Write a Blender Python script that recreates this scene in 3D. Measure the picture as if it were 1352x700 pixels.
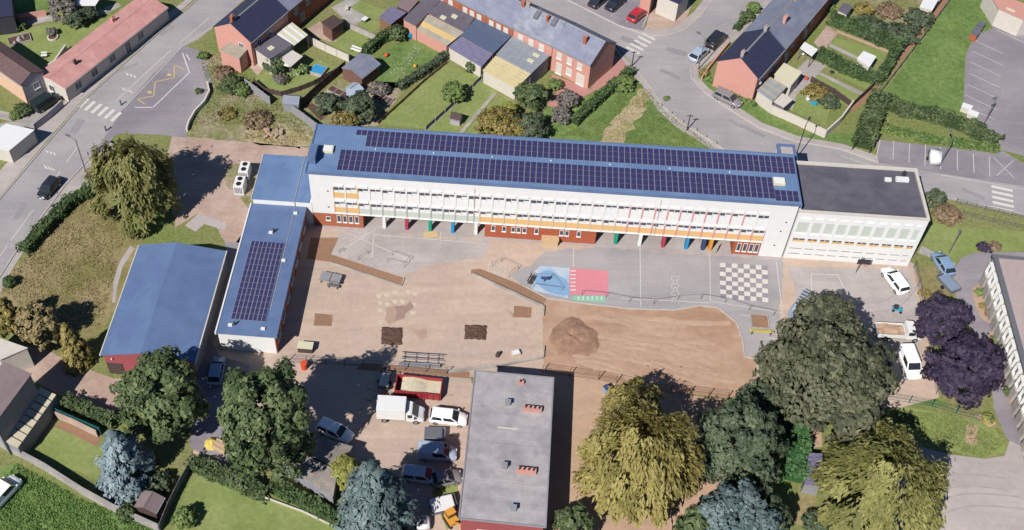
import bpy, bmesh, math, random
import numpy as np
from mathutils import Vector, Matrix

for o in list(bpy.data.objects): bpy.data.objects.remove(o, do_unlink=True)
S = bpy.context.scene
C = S.collection
R = math.radians
PI = math.pi

# ------------------------------------------------------------------ camera
CAM_H, PITCH = 112.0, R(49)
cd = bpy.data.cameras.new('camera'); cam = bpy.data.objects.new('camera', cd); C.objects.link(cam)
cam.location = (0, 0, CAM_H); cam.rotation_euler = (R(90) - PITCH, 0, 0)
cd.sensor_width = 36; cd.lens = 36 * 1500 / 1352; cd.shift_x = (676 - 570) / 1352
cd.clip_start = 1; cd.clip_end = 6000
S.camera = cam
# ------------------------------------------------------------------ sky, sun, exposure
SUN = Vector((.62, .86, -1)).normalized()
W = bpy.data.worlds.new('World'); S.world = W; W.use_nodes = True
nt = W.node_tree; bg = nt.nodes['Background']
sk = nt.nodes.new('ShaderNodeTexSky'); sk.sky_type = 'NISHITA'; sk.sun_disc = False
sk.sun_elevation = R(43.3); sk.sun_rotation = math.atan2(-.62, -.86); sk.air_density = 1.2; sk.dust_density = 0; sk.ozone_density = 10
nt.links.new(sk.outputs[0], bg.inputs[0]); bg.inputs[1].default_value = .05
sd = bpy.data.lights.new('sun', 'SUN'); sd.energy = 5; sd.angle = R(.5); sd.color = (1, .955, .89)
so = bpy.data.objects.new('sun', sd); C.objects.link(so); so.rotation_euler = SUN.to_track_quat('-Z', 'Y').to_euler(); so.location = (-60, -80, 160)
S.view_settings.view_transform = 'Standard'; S.view_settings.look = 'None'; S.view_settings.gamma = 1
S.view_settings.exposure = .48
S.render.engine = 'CYCLES'
S.cycles.max_bounces = 6

# ------------------------------------------------------------------ survey: a photo point (px) at a known height -> metres on the site
_c, _s = math.cos(PITCH), math.sin(PITCH)
def g(x, y, z=0.0):
    u = (x - 570) / 1500; v = (y - 350) / 1500
    r = (u, _c - v * _s, -_s - v * _c); t = (z - CAM_H) / r[2]
    return Vector((r[0] * t, r[1] * t, z))
def heading(a, b):
    A, B = g(*a), g(*b); return math.atan2(B.y - A.y, B.x - A.x)

# ------------------------------------------------------------------ materials
K = .60
def lin(r, gg, b, k=None):
    k = K if k is None else k
    f = lambda c: ((c / 255) / 12.92 if c / 255 <= .04045 else ((c / 255 + .055) / 1.055) ** 2.4) * k
    return (min(.85, f(r)), min(.85, f(gg)), min(.85, f(b)))
M = {}
def mat(name, col, var=.12, scale=1.2, rough=.85, bump=0., spec=.25, metal=0., second=None, big=.06, wave=None, coat=0., thresh=(.38, .62), streak=0., sdir=(.12, 1.1)):
    m = bpy.data.materials.new(name); m.use_nodes = True; n = m.node_tree.nodes; l = m.node_tree.links
    b = n['Principled BSDF']; b.inputs['Roughness'].default_value = rough; b.inputs['Metallic'].default_value = metal
    b.inputs['Specular IOR Level'].default_value = spec; b.inputs['Coat Weight'].default_value = coat
    tc = n.new('ShaderNodeTexCoord')
    n1 = n.new('ShaderNodeTexNoise'); n1.inputs['Scale'].default_value = scale; n1.inputs['Detail'].default_value = 8; n1.inputs['Roughness'].default_value = .65
    n2 = n.new('ShaderNodeTexNoise'); n2.inputs['Scale'].default_value = big; n2.inputs['Detail'].default_value = 5; n2.inputs['Distortion'].default_value = .6
    l.new(tc.outputs['Object'], n1.inputs['Vector']); l.new(tc.outputs['Object'], n2.inputs['Vector'])
    lo = tuple(c * (1 - var) for c in col) + (1,); hi = tuple(min(.9, c * (1 + var)) for c in col) + (1,)
    r1 = n.new('ShaderNodeValToRGB'); r1.color_ramp.elements[0].color = lo; r1.color_ramp.elements[1].color = hi
    r1.color_ramp.elements[0].position = .3; r1.color_ramp.elements[1].position = .7
    l.new(n1.outputs[0], r1.inputs[0])
    r2 = n.new('ShaderNodeValToRGB'); r2.color_ramp.elements[0].position = thresh[0]; r2.color_ramp.elements[1].position = thresh[1]
    l.new(n2.outputs[0], r2.inputs[0])
    mx = n.new('ShaderNodeMix'); mx.data_type = 'RGBA'
    l.new(r2.outputs[0], mx.inputs[0]); l.new(r1.outputs[0], mx.inputs[6])
    if second:
        r3 = n.new('ShaderNodeValToRGB')
        r3.color_ramp.elements[0].color = tuple(c * (1 - var) for c in second) + (1,); r3.color_ramp.elements[1].color = tuple(min(.9, c * (1 + var)) for c in second) + (1,)
        r3.color_ramp.elements[0].position = .3; r3.color_ramp.elements[1].position = .7
        l.new(n1.outputs[0], r3.inputs[0]); l.new(r3.outputs[0], mx.inputs[7])
    else:
        hs = n.new('ShaderNodeHueSaturation'); hs.inputs['Value'].default_value = 1 - var * .8
        l.new(r1.outputs[0], hs.inputs['Color']); l.new(hs.outputs[0], mx.inputs[7])
    out = mx.outputs[2]
    if streak:                                # long worn streaks and blotches of dust and wear
        mp = n.new('ShaderNodeMapping'); mp.inputs['Scale'].default_value = (sdir[0], sdir[1], 1); mp.inputs['Rotation'].default_value = (0, 0, .1)
        n3 = n.new('ShaderNodeTexNoise'); n3.inputs['Scale'].default_value = .7; n3.inputs['Detail'].default_value = 7; n3.inputs['Distortion'].default_value = .8
        n4 = n.new('ShaderNodeTexNoise'); n4.inputs['Scale'].default_value = .28; n4.inputs['Detail'].default_value = 9; n4.inputs['Roughness'].default_value = .7
        l.new(tc.outputs['Object'], mp.inputs['Vector']); l.new(mp.outputs[0], n3.inputs['Vector']); l.new(tc.outputs['Object'], n4.inputs['Vector'])
        ad = n.new('ShaderNodeMath'); ad.operation = 'ADD'; l.new(n3.outputs[0], ad.inputs[0]); l.new(n4.outputs[0], ad.inputs[1])
        mr = n.new('ShaderNodeMapRange'); mr.inputs[1].default_value = .7; mr.inputs[2].default_value = 1.3; mr.inputs[3].default_value = 1 - streak; mr.inputs[4].default_value = 1 + streak; l.new(ad.outputs[0], mr.inputs[0])
        h2 = n.new('ShaderNodeHueSaturation'); l.new(mr.outputs[0], h2.inputs['Value']); l.new(out, h2.inputs['Color']); out = h2.outputs[0]
    l.new(out, b.inputs['Base Color'])
    src = n1.outputs[0]
    if wave:                                  # fine relief of profiled sheet / tiles: (direction, repeats per metre, depth)
        wv = n.new('ShaderNodeTexWave'); wv.bands_direction = wave[0]; wv.inputs['Scale'].default_value = wave[1] * .3183; l.new(tc.outputs['Object'], wv.inputs['Vector'])
        bp0 = n.new('ShaderNodeBump'); bp0.inputs['Distance'].default_value = wave[2]; bp0.inputs['Strength'].default_value = .8
        l.new(wv.outputs[1], bp0.inputs['Height']); l.new(bp0.outputs[0], b.inputs['Normal'])
    if bump:
        bp = n.new('ShaderNodeBump'); bp.inputs['Distance'].default_value = bump; bp.inputs['Strength'].default_value = .7
        l.new(src, bp.inputs['Height'])
        if wave: l.new(bp0.outputs[0], bp.inputs['Normal'])
        l.new(bp.outputs[0], b.inputs['Normal'])
    M[name] = m; return m
def leafmat(name, a, b, trans=.25):
    m = bpy.data.materials.new(name); m.use_nodes = True; n = m.node_tree.nodes; l = m.node_tree.links
    p = n['Principled BSDF']; p.inputs['Roughness'].default_value = .6; p.inputs['Specular IOR Level'].default_value = .15
    at = n.new('ShaderNodeAttribute'); at.attribute_name = 'tint'
    mx = n.new('ShaderNodeMix'); mx.data_type = 'RGBA'; mx.inputs[6].default_value = a + (1,); mx.inputs[7].default_value = b + (1,)
    l.new(at.outputs['Fac'], mx.inputs[0]); l.new(mx.outputs[2], p.inputs['Base Color'])
    t = n.new('ShaderNodeBsdfTranslucent'); l.new(mx.outputs[2], t.inputs[0])
    ms = n.new('ShaderNodeMixShader'); ms.inputs[0].default_value = trans
    l.new(p.outputs[0], ms.inputs[1]); l.new(t.outputs[0], ms.inputs[2]); l.new(ms.outputs[0], n['Material Output'].inputs[0])
    M[name] = m; return m

mat('grass', lin(130, 142, 82), .32, 2.2, .95, .06, .1, second=lin(146, 146, 98), big=.09)
mat('lawn', lin(142, 157, 92), .16, 1.6, .95, .03, .1, second=lin(152, 162, 102), big=.22, streak=0.1, sdir=(0.5, 0.5))
mat('lush', lin(112, 138, 78), .3, 1.3, .95, .08, .1, second=lin(128, 150, 88), big=.12, streak=0.14, sdir=(0.6, 0.6))
mat('dry_grass', lin(138, 134, 86), .26, 1.6, .95, .06, .1, second=lin(168, 152, 114), big=.16)
mat('scrub', lin(138, 140, 92), .4, 1.6, .95, .1, .1, second=lin(178, 162, 138), big=.2)
mat('asphalt', lin(184, 178, 179), .07, 2.5, .9, .01, .2, second=lin(172, 167, 169), big=.1, streak=0.09)
mat('asphalt_dark', lin(150, 143, 151), .09, 2.5, .9, .01, .2, second=lin(168, 161, 166), big=.1, streak=0.1)
mat('paving', lin(198, 188, 185), .09, 2.2, .9, .01, .2, second=lin(184, 175, 172), big=.2, streak=0.1)
mat('pink_paving', lin(204, 180, 166), .12, 1.6, .92, .02, .15, second=lin(190, 162, 148), big=.22, streak=0.1)
mat('red_paving', lin(204, 150, 142), .1, 3, .92, .01, .15)
mat('yard', lin(212, 188, 170), .09, 1.4, .95, .02, .1, second=lin(204, 182, 167), big=.1, streak=0.1)
mat('sand', lin(188, 152, 128), .1, 1.1, .97, .05, .05, second=lin(206, 174, 150), big=.13, streak=0.12, sdir=(0.25, 0.9))
mat('sand_pale', lin(206, 174, 150), .09, 1.5, .97, .04, .05, streak=0.1)
mat('mound_earth', lin(180, 146, 124), .18, 2.2, .98, .08, .05, second=lin(162, 128, 110), big=.4)
mat('soil', lin(110, 86, 76), .22, 3, .98, .08, .05)
mat('soil_mid', lin(170, 134, 110), .12, 2, .98, .05, .05)
mat('lot', lin(204, 192, 188), .07, 1.2, .92, .01, .15, second=lin(188, 178, 176), big=.08, streak=0.1)
mat('asphalt_patch', lin(168, 163, 166), .09, 2.5, .9, .01, .2, streak=.1)
mat('track', lin(200, 182, 152), .3, 1.8, .95, .06, .1, second=lin(176, 166, 118), big=.35)
mat('lot_mark', lin(186, 175, 172), .06, 1.5, .9)
mat('paving_mark', lin(182, 172, 169), .06, 1.5, .9)
mat('yard_pale', lin(222, 204, 184), .08, 1.5, .95)
mat('boards', lin(134, 98, 88), .2, 3, .85)
mat('stain', lin(194, 164, 148), .1, 1.5, .95, 0, .1)
mat('stain_dark', lin(176, 148, 136), .12, 1.5, .95, 0, .1)
mat('kerb', lin(206, 200, 196), .12, 2, .9, .01)
mat('paint', lin(238, 234, 226), .14, 3.5, .8, 0, .2)
mat('paint_worn', lin(224, 218, 212), .1, 2.5, .85, 0, .2)
mat('paint_yellow', lin(224, 196, 132), .15, 3, .85)
mat('paint_pink', lin(232, 148, 160), .06, 1.5, .85)
mat('paint_blue', lin(172, 198, 226), .1, 1.2, .85, second=lin(198, 212, 224), big=.5)
mat('paint_sea', lin(146, 184, 222), .08, 1.2, .85)
mat('paint_green', lin(150, 212, 178), .08, 1.5, .85)
mat('white', (.57, .57, .565), .035, .8, .7, 0, .3)
mat('offwhite', lin(226, 218, 208), .07, 1.2, .8)
mat('cream', lin(232, 226, 196), .06, 1.5, .7)
mat('cream_panel', lin(226, 214, 186), .07, 1.5, .7)
mat('brick', lin(186, 114, 86), .12, 4, .9, .01)
mat('brick_deep', lin(190, 104, 74), .1, 4, .9, .01)
mat('brick_pink', lin(224, 166, 152), .09, 3, .9, .01)
mat('wall_red', lin(176, 92, 96), .08, 2, .85)
mat('lavender', lin(190, 184, 190), .08, 2, .85)
mat('peach', lin(234, 196, 168), .06, 1.5, .85)
mat('blue_roof', lin(122, 150, 190), .05, .6, .45, 0, .4, wave=('X', 3.2, .02), second=lin(112, 140, 182), big=.25, streak=0.05, sdir=(0.9, 0.15))
mat('blue_roof_plain', lin(112, 136, 176), .05, .6, .5, 0, .4, second=lin(104, 126, 168), big=.3, streak=0.05, sdir=(0.9, 0.15))
mat('cell', (.036, .033, .092), .12, .5, .32, 0, .35, big=.3)
mat('alu', lin(176, 178, 196), .05, 3, .4, 0, .5, metal=.3)
mat('bitumen', lin(112, 110, 120), .1, .8, .9, .01, .2, second=lin(98, 96, 108), big=.3, streak=0.12)
mat('slab_roof', lin(190, 184, 186), .13, 1.3, .95, .01, .15, second=lin(172, 167, 170), big=.35, streak=0.12, sdir=(0.1, 1.4))
mat('terracotta', lin(220, 166, 158), .1, 1.6, .85, 0, .2, wave=('X', 3.0, .02), second=lin(210, 154, 148), big=.4, streak=0.08, sdir=(1.2, 0.3))
mat('brown_tile', lin(122, 98, 98), .2, 3, .85, 0, .2, wave=('X', 4, .05))
mat('mauve_roof', lin(150, 132, 134), .08, 1.5, .9, 0, .2, streak=0.1)
mat('slate', lin(62, 64, 92), .14, 2, .6, 0, .3, wave=('Y', 4, .012))
mat('slate_grey', lin(136, 140, 162), .09, 1.5, .65, 0, .3, wave=('Y', 4, .012), second=lin(148, 152, 170), big=.4, streak=0.1)
mat('slate_pale', lin(160, 166, 180), .12, 1.2, .7, 0, .3, wave=('Y', 4, .012), second=lin(138, 142, 158), big=.5, streak=0.16, sdir=(0.8, 0.8))
mat('felt', lin(118, 112, 124), .09, 1.5, .9, .01, .2, streak=0.12)
mat('blue_felt', lin(98, 112, 140), .07, 1, .8, 0, .25)
mat('tin', lin(178, 186, 196), .09, 1, .5, 0, .4, metal=.2, wave=('X', 5, .03), streak=0.12, sdir=(1.2, 0.2))
mat('tin_purple', lin(132, 128, 158), .1, 1.2, .6, 0, .3, wave=('X', 5, .03))
mat('tin_yellow', lin(222, 206, 160), .07, 1.2, .7, 0, .3, wave=('X', 5, .02))
mat('fibre', lin(186, 178, 160), .12, 1.4, .7, 0, .3, streak=0.15)
mat('fibre_amber', lin(232, 200, 140), .08, 1.4, .7, 0, .3)
mat('asbestos', lin(150, 142, 138), .2, 1.2, .95, .02, .1, wave=('X', 5, .04), second=lin(172, 162, 152), big=.6)
mat('pink_roof', lin(196, 178, 174), .07, 1.5, .9, 0, .2, streak=0.08)
mat('orange', lin(246, 200, 138), .05, 2, .7)
mat('mint', lin(214, 222, 212), .04, 2, .7)
mat('rosy', lin(232, 168, 170), .05, 2, .7)
mat('grey_line', lin(196, 198, 196), .05, 2, .7)
mat('ink', (.012, .012, .016), .2, 3, .7)
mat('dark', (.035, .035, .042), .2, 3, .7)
mat('mid_grey', lin(120, 120, 128), .12, 2, .7)
mat('concrete', lin(192, 186, 180), .12, 1.5, .9, .01, second=lin(172, 166, 162), big=.4, streak=0.12)
mat('concrete_grey', lin(160, 160, 166), .12, 1.5, .9, .01)
mat('wood', lin(150, 116, 84), .2, 3, .85)
mat('wood_pale', lin(228, 196, 152), .1, 3, .85)
mat('wood_dark', lin(92, 76, 72), .2, 3, .85)
mat('glass', (.05, .06, .08), .1, 1, .08, 0, .6)
mat('car_glass', (.02, .025, .032), .1, 1, .06, 0, .6)
mat('sky_glass', lin(150, 178, 214, .5), .1, 1, .15, 0, .6)
mat('tyre', (.02, .02, .022), .1, 3, .9)
mat('rim', (.45, .45, .47), .1, 3, .35, metal=.7)
mat('lamp_white', (.75, .76, .78), .05, 3, .15)
mat('lamp_red', (.35, .02, .02), .05, 3, .2)
for nm, col in (('car_white', (.78, .78, .77)), ('car_black', (.02, .022, .028)), ('car_blue', lin(148, 178, 214)), ('car_grey', lin(150, 146, 150)), ('car_red', lin(204, 52, 66)), ('car_green', lin(44, 60, 62)), ('car_navy', lin(44, 48, 70)), ('car_pale', lin(190, 206, 226)), ('truck_blue', lin(150, 166, 190)), ('container_red', lin(170, 58, 62)), ('cyan', lin(70, 176, 206))):
    mat(nm, col, .04, 1.5, .3, 0, .5, coat=.3 if nm != 'container_red' else 0)
mat('crimson', lin(190, 72, 96), .05, 2, .6); mat('emerald', lin(36, 168, 136), .05, 2, .6); mat('azure', lin(44, 156, 212), .05, 2, .6)
mat('navy', lin(70, 84, 128), .05, 2, .6); mat('amber', lin(236, 168, 72), .05, 2, .6); mat('lemon', lin(226, 206, 110), .08, 2, .6); mat('vermilion', lin(232, 92, 60), .06, 2, .6)
mat('teal', lin(40, 104, 108), .1, 2, .7); mat('pool', lin(70, 170, 220), .06, 1.5, .08, .01, .5)
mat('stone', lin(186, 178, 172), .16, 3, .9, .03)
mat('bark', lin(104, 88, 76, .5), .25, 5, .95, .03)
mat('twig', lin(140, 124, 116, .6), .2, 4, .95)
for nm, a, b, tr in (('leaf_willow', (128, 130, 76), (194, 190, 126), .4), ('leaf_gold', (152, 142, 82), (214, 200, 128), .4), ('leaf_lime', (136, 138, 80), (198, 194, 126), .4), ('leaf_green', (76, 96, 62), (138, 154, 108), .25), ('leaf_dark', (72, 88, 68), (130, 144, 114), .25),
    ('leaf_oak', (84, 90, 70), (140, 142, 114), .25), ('leaf_spruce', (116, 136, 142), (172, 190, 198), .1), ('leaf_blue', (86, 106, 108), (142, 160, 160), .1), ('leaf_purple', (52, 44, 66), (92, 80, 104), .12), ('leaf_olive', (132, 122, 70), (194, 176, 110), .25),
    ('leaf_fresh', (104, 132, 74), (160, 180, 112), .25), ('leaf_yellow', (150, 154, 80), (202, 202, 118), .25), ('leaf_hedge', (74, 98, 62), (122, 144, 94), .25), ('leaf_bright', (70, 116, 70), (124, 166, 110), .25), ('leaf_grey', (116, 112, 106), (166, 160, 150), .2), ('leaf_khaki', (146, 134, 92), (196, 178, 132), .25), ('leaf_tan', (136, 114, 92), (182, 158, 130), .2),
    ('blade', (112, 134, 72), (158, 166, 102), .25), ('blade_lush', (96, 134, 68), (140, 170, 96), .25), ('blade_dry', (136, 128, 80), (190, 168, 128), .2), ('petal', (222, 222, 206), (240, 240, 230), .1)):
    leafmat(nm, lin(*a), lin(*b), tr)

# ------------------------------------------------------------------ builders
class MB:
    def __init__(s): s.v = []; s.f = []; s.m = []; s.mi = 0
    def add(s, vs, fs):
        o = len(s.v); s.v += [tuple(p) for p in vs]; s.f += [tuple(i + o for i in q) for q in fs]; s.m += [s.mi] * len(fs); return s
    def box(s, x0, x1, y0, y1, z0, z1):
        return s.add([(x0, y0, z0), (x1, y0, z0), (x1, y1, z0), (x0, y1, z0), (x0, y0, z1), (x1, y0, z1), (x1, y1, z1), (x0, y1, z1)],
                     [(3, 2, 1, 0), (4, 5, 6, 7), (0, 1, 5, 4), (1, 2, 6, 5), (2, 3, 7, 6), (3, 0, 4, 7)])
    def prism(s, poly, z0, z1):
        n = len(poly); zt = z1 if isinstance(z1, (list, tuple)) else [z1] * n; zb = z0 if isinstance(z0, (list, tuple)) else [z0] * n
        return s.add([(p[0], p[1], zb[i]) for i, p in enumerate(poly)] + [(p[0], p[1], zt[i]) for i, p in enumerate(poly)],
                     [tuple(range(n))[::-1], tuple(range(n, 2 * n))] + [(i, (i + 1) % n, n + (i + 1) % n, n + i) for i in range(n)])
    def extr(s, poly, axis, a, b):            # a (p,q) outline swept along one axis
        n = len(poly)
        mk = (lambda p, t: (p[0], t, p[1])) if axis == 'y' else (lambda p, t: (t, p[0], p[1]))
        return s.add([mk(p, a) for p in poly] + [mk(p, b) for p in poly], [tuple(range(n)), tuple(range(n, 2 * n))[::-1]] + [(i, n + i, n + (i + 1) % n, (i + 1) % n) for i in range(n)])
    def tube(s, p, q, r0, r1=None, n=6):
        r1 = r0 if r1 is None else r1; p = Vector(p); q = Vector(q); d = (q - p).normalized()
        a = d.orthogonal().normalized(); b = d.cross(a); vs = []
        for c, r in ((p, r0), (q, r1)):
            for i in range(n): t = 2 * PI * i / n; vs.append(c + a * (r * math.cos(t)) + b * (r * math.sin(t)))
        return s.add(vs, [tuple(range(n))[::-1], tuple(range(n, 2 * n))] + [(i, (i + 1) % n, n + (i + 1) % n, n + i) for i in range(n)])
    def loft(s, rings):
        n = len(rings[0]); vs = [p for r in rings for p in r]; fs = [tuple(range(n))[::-1], tuple(range(len(vs) - n, len(vs)))]
        for k in range(len(rings) - 1):
            for i in range(n): fs.append((k * n + i, k * n + (i + 1) % n, (k + 1) * n + (i + 1) % n, (k + 1) * n + i))
        return s.add(vs, fs)
    def build(s, name, m, parent=None, smooth=False, bevel=0):
        me = bpy.data.meshes.new(name); me.from_pydata(s.v, [], s.f)
        for q in (m if isinstance(m, (list, tuple)) else [m]): me.materials.append(M[q])
        if any(s.m): me.polygons.foreach_set('material_index', s.m)
        bm = bmesh.new(); bm.from_mesh(me); bmesh.ops.recalc_face_normals(bm, faces=bm.faces)
        if bevel: bmesh.ops.bevel(bm, geom=[e for e in bm.edges if e.calc_face_angle(0) > .5], offset=bevel, segments=2, affect='EDGES', clamp_overlap=True)
        bm.to_mesh(me); bm.free()
        if smooth: me.polygons.foreach_set('use_smooth', [True] * len(me.polygons))
        o = bpy.data.objects.new(name, me); C.objects.link(o)
        if parent: o.parent = parent
        return o
def tag(o, label, cat, group=None):
    o['label'] = label; o['category'] = cat
    if group: o['group'] = group
    return o
def thing(name, label, cat, loc=(0, 0, 0), rz=0, group=None):
    o = bpy.data.objects.new(name, None); C.objects.link(o); o.location = loc; o.rotation_euler = (0, 0, rz); o.empty_display_size = .5
    return tag(o, label, cat, group)
def inst(src, parent, loc, rz=0):
    c = src.copy(); C.objects.link(c); c.parent = parent; c.location = loc; c.rotation_euler = (0, 0, rz); return c
def catmull(pts, n=6):
    out = []; L = len(pts)
    for i in range(L):
        p0, p1, p2, p3 = pts[i - 1], pts[i], pts[(i + 1) % L], pts[(i + 2) % L]
        for k in range(n):
            t = k / n
            out.append(.5 * ((2 * p1) + (p2 - p0) * t + (2 * p0 - 5 * p1 + 4 * p2 - p3) * t * t + (3 * p1 - p0 - 3 * p2 + p3) * t ** 3))
    return out
def sheet(name, pts, m, layer, parent=None, smooth=False, jag=0, kind='structure'):
    w = [g(x, y) for x, y in pts]
    if smooth: w = catmull(w)
    if jag:
        rr = random.Random(len(name) + len(pts)); o2 = []
        for i in range(len(w)):
            a, b = w[i], w[(i + 1) % len(w)]; k = max(1, int((b - a).length / .8))
            for q in range(k): p = a.lerp(b, q / k); o2.append(p + Vector((rr.uniform(-jag, jag), rr.uniform(-jag, jag), 0)))
        w = o2
    ar = sum(w[i].x * w[(i + 1) % len(w)].y - w[(i + 1) % len(w)].x * w[i].y for i in range(len(w)))
    if ar < 0: w = w[::-1]
    z = layer * .004
    me = bpy.data.meshes.new(name); me.from_pydata([(p.x, p.y, z) for p in w], [], [tuple(range(len(w)))]); me.materials.append(M[m])
    o = bpy.data.objects.new(name, me); C.objects.link(o)
    if parent: o.parent = parent
    else: o['kind'] = kind
    return o
def stripe(name, a, b, w, m, layer, parent):
    A, B = g(*a), g(*b); d = (B - A).normalized(); n = Vector((-d.y, d.x, 0)) * (w / 2); z = Vector((0, 0, layer * .004))
    me = bpy.data.meshes.new(name); me.from_pydata([A - n + z, B - n + z, B + n + z, A + n + z], [], [(0, 1, 2, 3)]); me.materials.append(M[m])
    o = bpy.data.objects.new(name, me); C.objects.link(o); o.parent = parent; return o
def wall_run(name, label, pts, h, t, m, cat='wall', z0=0, panel=None, posts=None, gaps=False, group=None, cap=None):
    """a wall or fence along photo points; panel = length of each separate panel, posts = post material"""
    w = [g(*p) for p in pts]; root = thing(name, label, cat, w[0], 0, group); O = w[0]
    for i in range(len(w) - 1):
        a, b = w[i] - O, w[i + 1] - O; L = (b - a).length
        if L < .05: continue
        ang = math.atan2(b.y - a.y, b.x - a.x); k = max(1, round(L / panel)) if panel else 1; e = .03 if panel else 0
        mb = MB().box(e, L / k - e, -t / 2, t / 2, z0, h)
        if cap: mb.box(e, L / k - e, -t / 2 - .04, t / 2 + .04, h, h + .05)
        src = mb.build('panel' if panel else 'wall_section', m, root); src.location = a; src.rotation_euler = (0, 0, ang)
        for q in range(1, k): inst(src, root, a.lerp(b, q / k), ang)
        if posts:
            ps = MB().box(-.06, .06, -.07, .07, 0, h + .08).build('post', posts, root); ps.location = a; ps.rotation_euler = (0, 0, ang)
            for q in range(1, k + (1 if i == len(w) - 2 else 0)): inst(ps, root, a.lerp(b, q / k), ang)
    return root

# ------------------------------------------------------------------ foliage
def leaf_mesh(name, c, nrm, l, w, m, parent, rng, tan=None, tint=None):
    n = len(c); nrm = nrm / np.maximum(1e-6, np.linalg.norm(nrm, axis=1))[:, None]
    t = rng.normal(size=(n, 3)) if tan is None else tan
    t = t - nrm * np.sum(t * nrm, 1)[:, None]; t /= np.maximum(1e-6, np.linalg.norm(t, axis=1))[:, None]
    b = np.cross(nrm, t); l = l[:, None]; w = w[:, None]
    v = np.stack([c - t * l, c + b * w - t * l * .1, c + t * l, c - b * w - t * l * .1], 1).reshape(-1, 3).astype(np.float32)
    me = bpy.data.meshes.new(name); me.vertices.add(4 * n); me.vertices.foreach_set('co', v.ravel())
    me.loops.add(4 * n); me.loops.foreach_set('vertex_index', np.arange(4 * n, dtype=np.int32))
    me.polygons.add(n); me.polygons.foreach_set('loop_start', np.arange(0, 4 * n, 4, dtype=np.int32)); me.polygons.foreach_set('loop_total', np.full(n, 4, np.int32))
    at = me.attributes.new('tint', 'FLOAT', 'FACE'); at.data.foreach_set('value', (rng.random(n) if tint is None else np.clip(tint, 0, 1)).astype(np.float32))
    me.materials.append(M[m]); me.update(); me.validate()
    o = bpy.data.objects.new(name, me); C.objects.link(o)
    if parent: o.parent = parent
    return o
def unit(rng, n):
    d = rng.normal(size=(n, 3)); return d / np.linalg.norm(d, axis=1)[:, None]
def crown(kind, rx, ry, rz, zc, n, size, m, parent, seed, clumps=None):
    rng = np.random.default_rng(seed); K_ = clumps or int(70 + rx * 14)
    d = unit(rng, K_); lump = 1 + .13 * np.sin(d[:, 0] * 5 + seed) * np.cos(d[:, 1] * 4 + seed * 2) + .07 * np.sin(d[:, 2] * 7 + seed)
    if kind == 'round':
        d[:, 2] = np.where(d[:, 2] < -.55, -d[:, 2], d[:, 2])
        cc = d * (rng.uniform(.66, .98, K_) * lump)[:, None]; cr = rng.uniform(.13, .25, K_)
        idx = rng.choice(K_, n, p=cr ** 2 / np.sum(cr ** 2)); e = unit(rng, n)
        p = cc[idx] + e * (cr[idx] * rng.random(n) ** .33)[:, None] * np.array([1, 1, .8])
        nr = e * .7 + d[idx] * .5 + rng.normal(size=(n, 3)) * .35 + np.array([0, 0, .25]); tan = None
        tint = np.clip(.45 + .3 * np.sin(idx * 12.9) + rng.normal(size=n) * .2, 0, 1)
        P = p * np.array([rx, ry, rz]); L_ = size * rng.uniform(.7, 1.3, n); Wd = L_ * rng.uniform(.5, .7, n)
    elif kind == 'weep':
        d[:, 2] = np.abs(d[:, 2]) * 1.5 - .42; d /= np.linalg.norm(d, axis=1)[:, None]
        z_ = np.clip(d[:, 2], -1, 1); a_ = np.arctan2(d[:, 1], d[:, 0]); q_ = (1 - np.abs(z_) ** 2.7) ** (1 / 2.7); d = np.stack([np.cos(a_) * q_, np.sin(a_) * q_, z_], 1)
        tp = rng.random(K_) < .34; rt_ = np.sqrt(rng.random(K_)) * .78; d = np.where(tp[:, None], np.stack([np.cos(a_) * rt_, np.sin(a_) * rt_, .98 - .3 * rt_ ** 2], 1), d)
        cc = d * (rng.uniform(.74, 1., K_) * lump)[:, None]; idx = rng.integers(0, K_, n); s_ = rng.random(n)
        a = np.arctan2(cc[idx, 1], cc[idx, 0]); wob = rng.normal(size=(n, 3)) * .06
        p = cc[idx] + wob; ln = (.25 + .35 * ((idx * 7) % 10) / 10); p[:, 2] -= s_ * ln; out = .12 * np.sqrt(s_)
        p[:, 0] += np.cos(a) * out; p[:, 1] += np.sin(a) * out
        nr = np.stack([np.cos(a), np.sin(a), .95 + .0 * a], 1) + rng.normal(size=(n, 3)) * .45
        tan = np.array([[0, 0, -1.]]) + rng.normal(size=(n, 3)) * .3 + np.stack([np.cos(a), np.sin(a), 0 * a], 1) * .4
        tint = np.clip(.5 + .32 * np.sin(idx * 7.7) + rng.normal(size=n) * .18, 0, 1)
        P = p * np.array([rx, ry, rz]); L_ = size * rng.uniform(1.1, 1.9, n); Wd = L_ * rng.uniform(.26, .4, n)
    else:                                                     # cone
        h = rng.random(K_) ** 1.25; a = rng.uniform(0, 2 * PI, K_); prof = (1 - h) ** .6 * (1 + .14 * np.sin(a * 3 + seed) + .1 * np.sin(h * 23))
        rad = prof * rng.uniform(.75, 1.02, K_); cc = np.stack([np.cos(a) * rad, np.sin(a) * rad, h * 2 - 1], 1)
        cr = .1 + .12 * (1 - h); idx = rng.integers(0, K_, n); e = unit(rng, n)
        t_ = rng.random(n) ** .6
        p = cc[idx] * np.stack([t_ * .45 + .55] * 2 + [np.ones(n)], 1) + e * (cr[idx] * rng.random(n) ** .4)[:, None]
        p[:, 2] -= .04 * t_
        o_ = np.stack([np.cos(a[idx]), np.sin(a[idx]), 0 * idx], 1)
        nr = o_ * .55 + e * .5 + np.array([0, 0, .6]); tan = o_ + rng.normal(size=(n, 3)) * .5 + np.array([0, 0, -.3])
        tint = np.clip(.45 + .3 * np.sin(idx * 5.1) + rng.normal(size=n) * .2, 0, 1)
        P = p * np.array([rx, ry, rz]); L_ = size * rng.uniform(.9, 1.5, n); Wd = L_ * rng.uniform(.35, .5, n)
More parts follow.
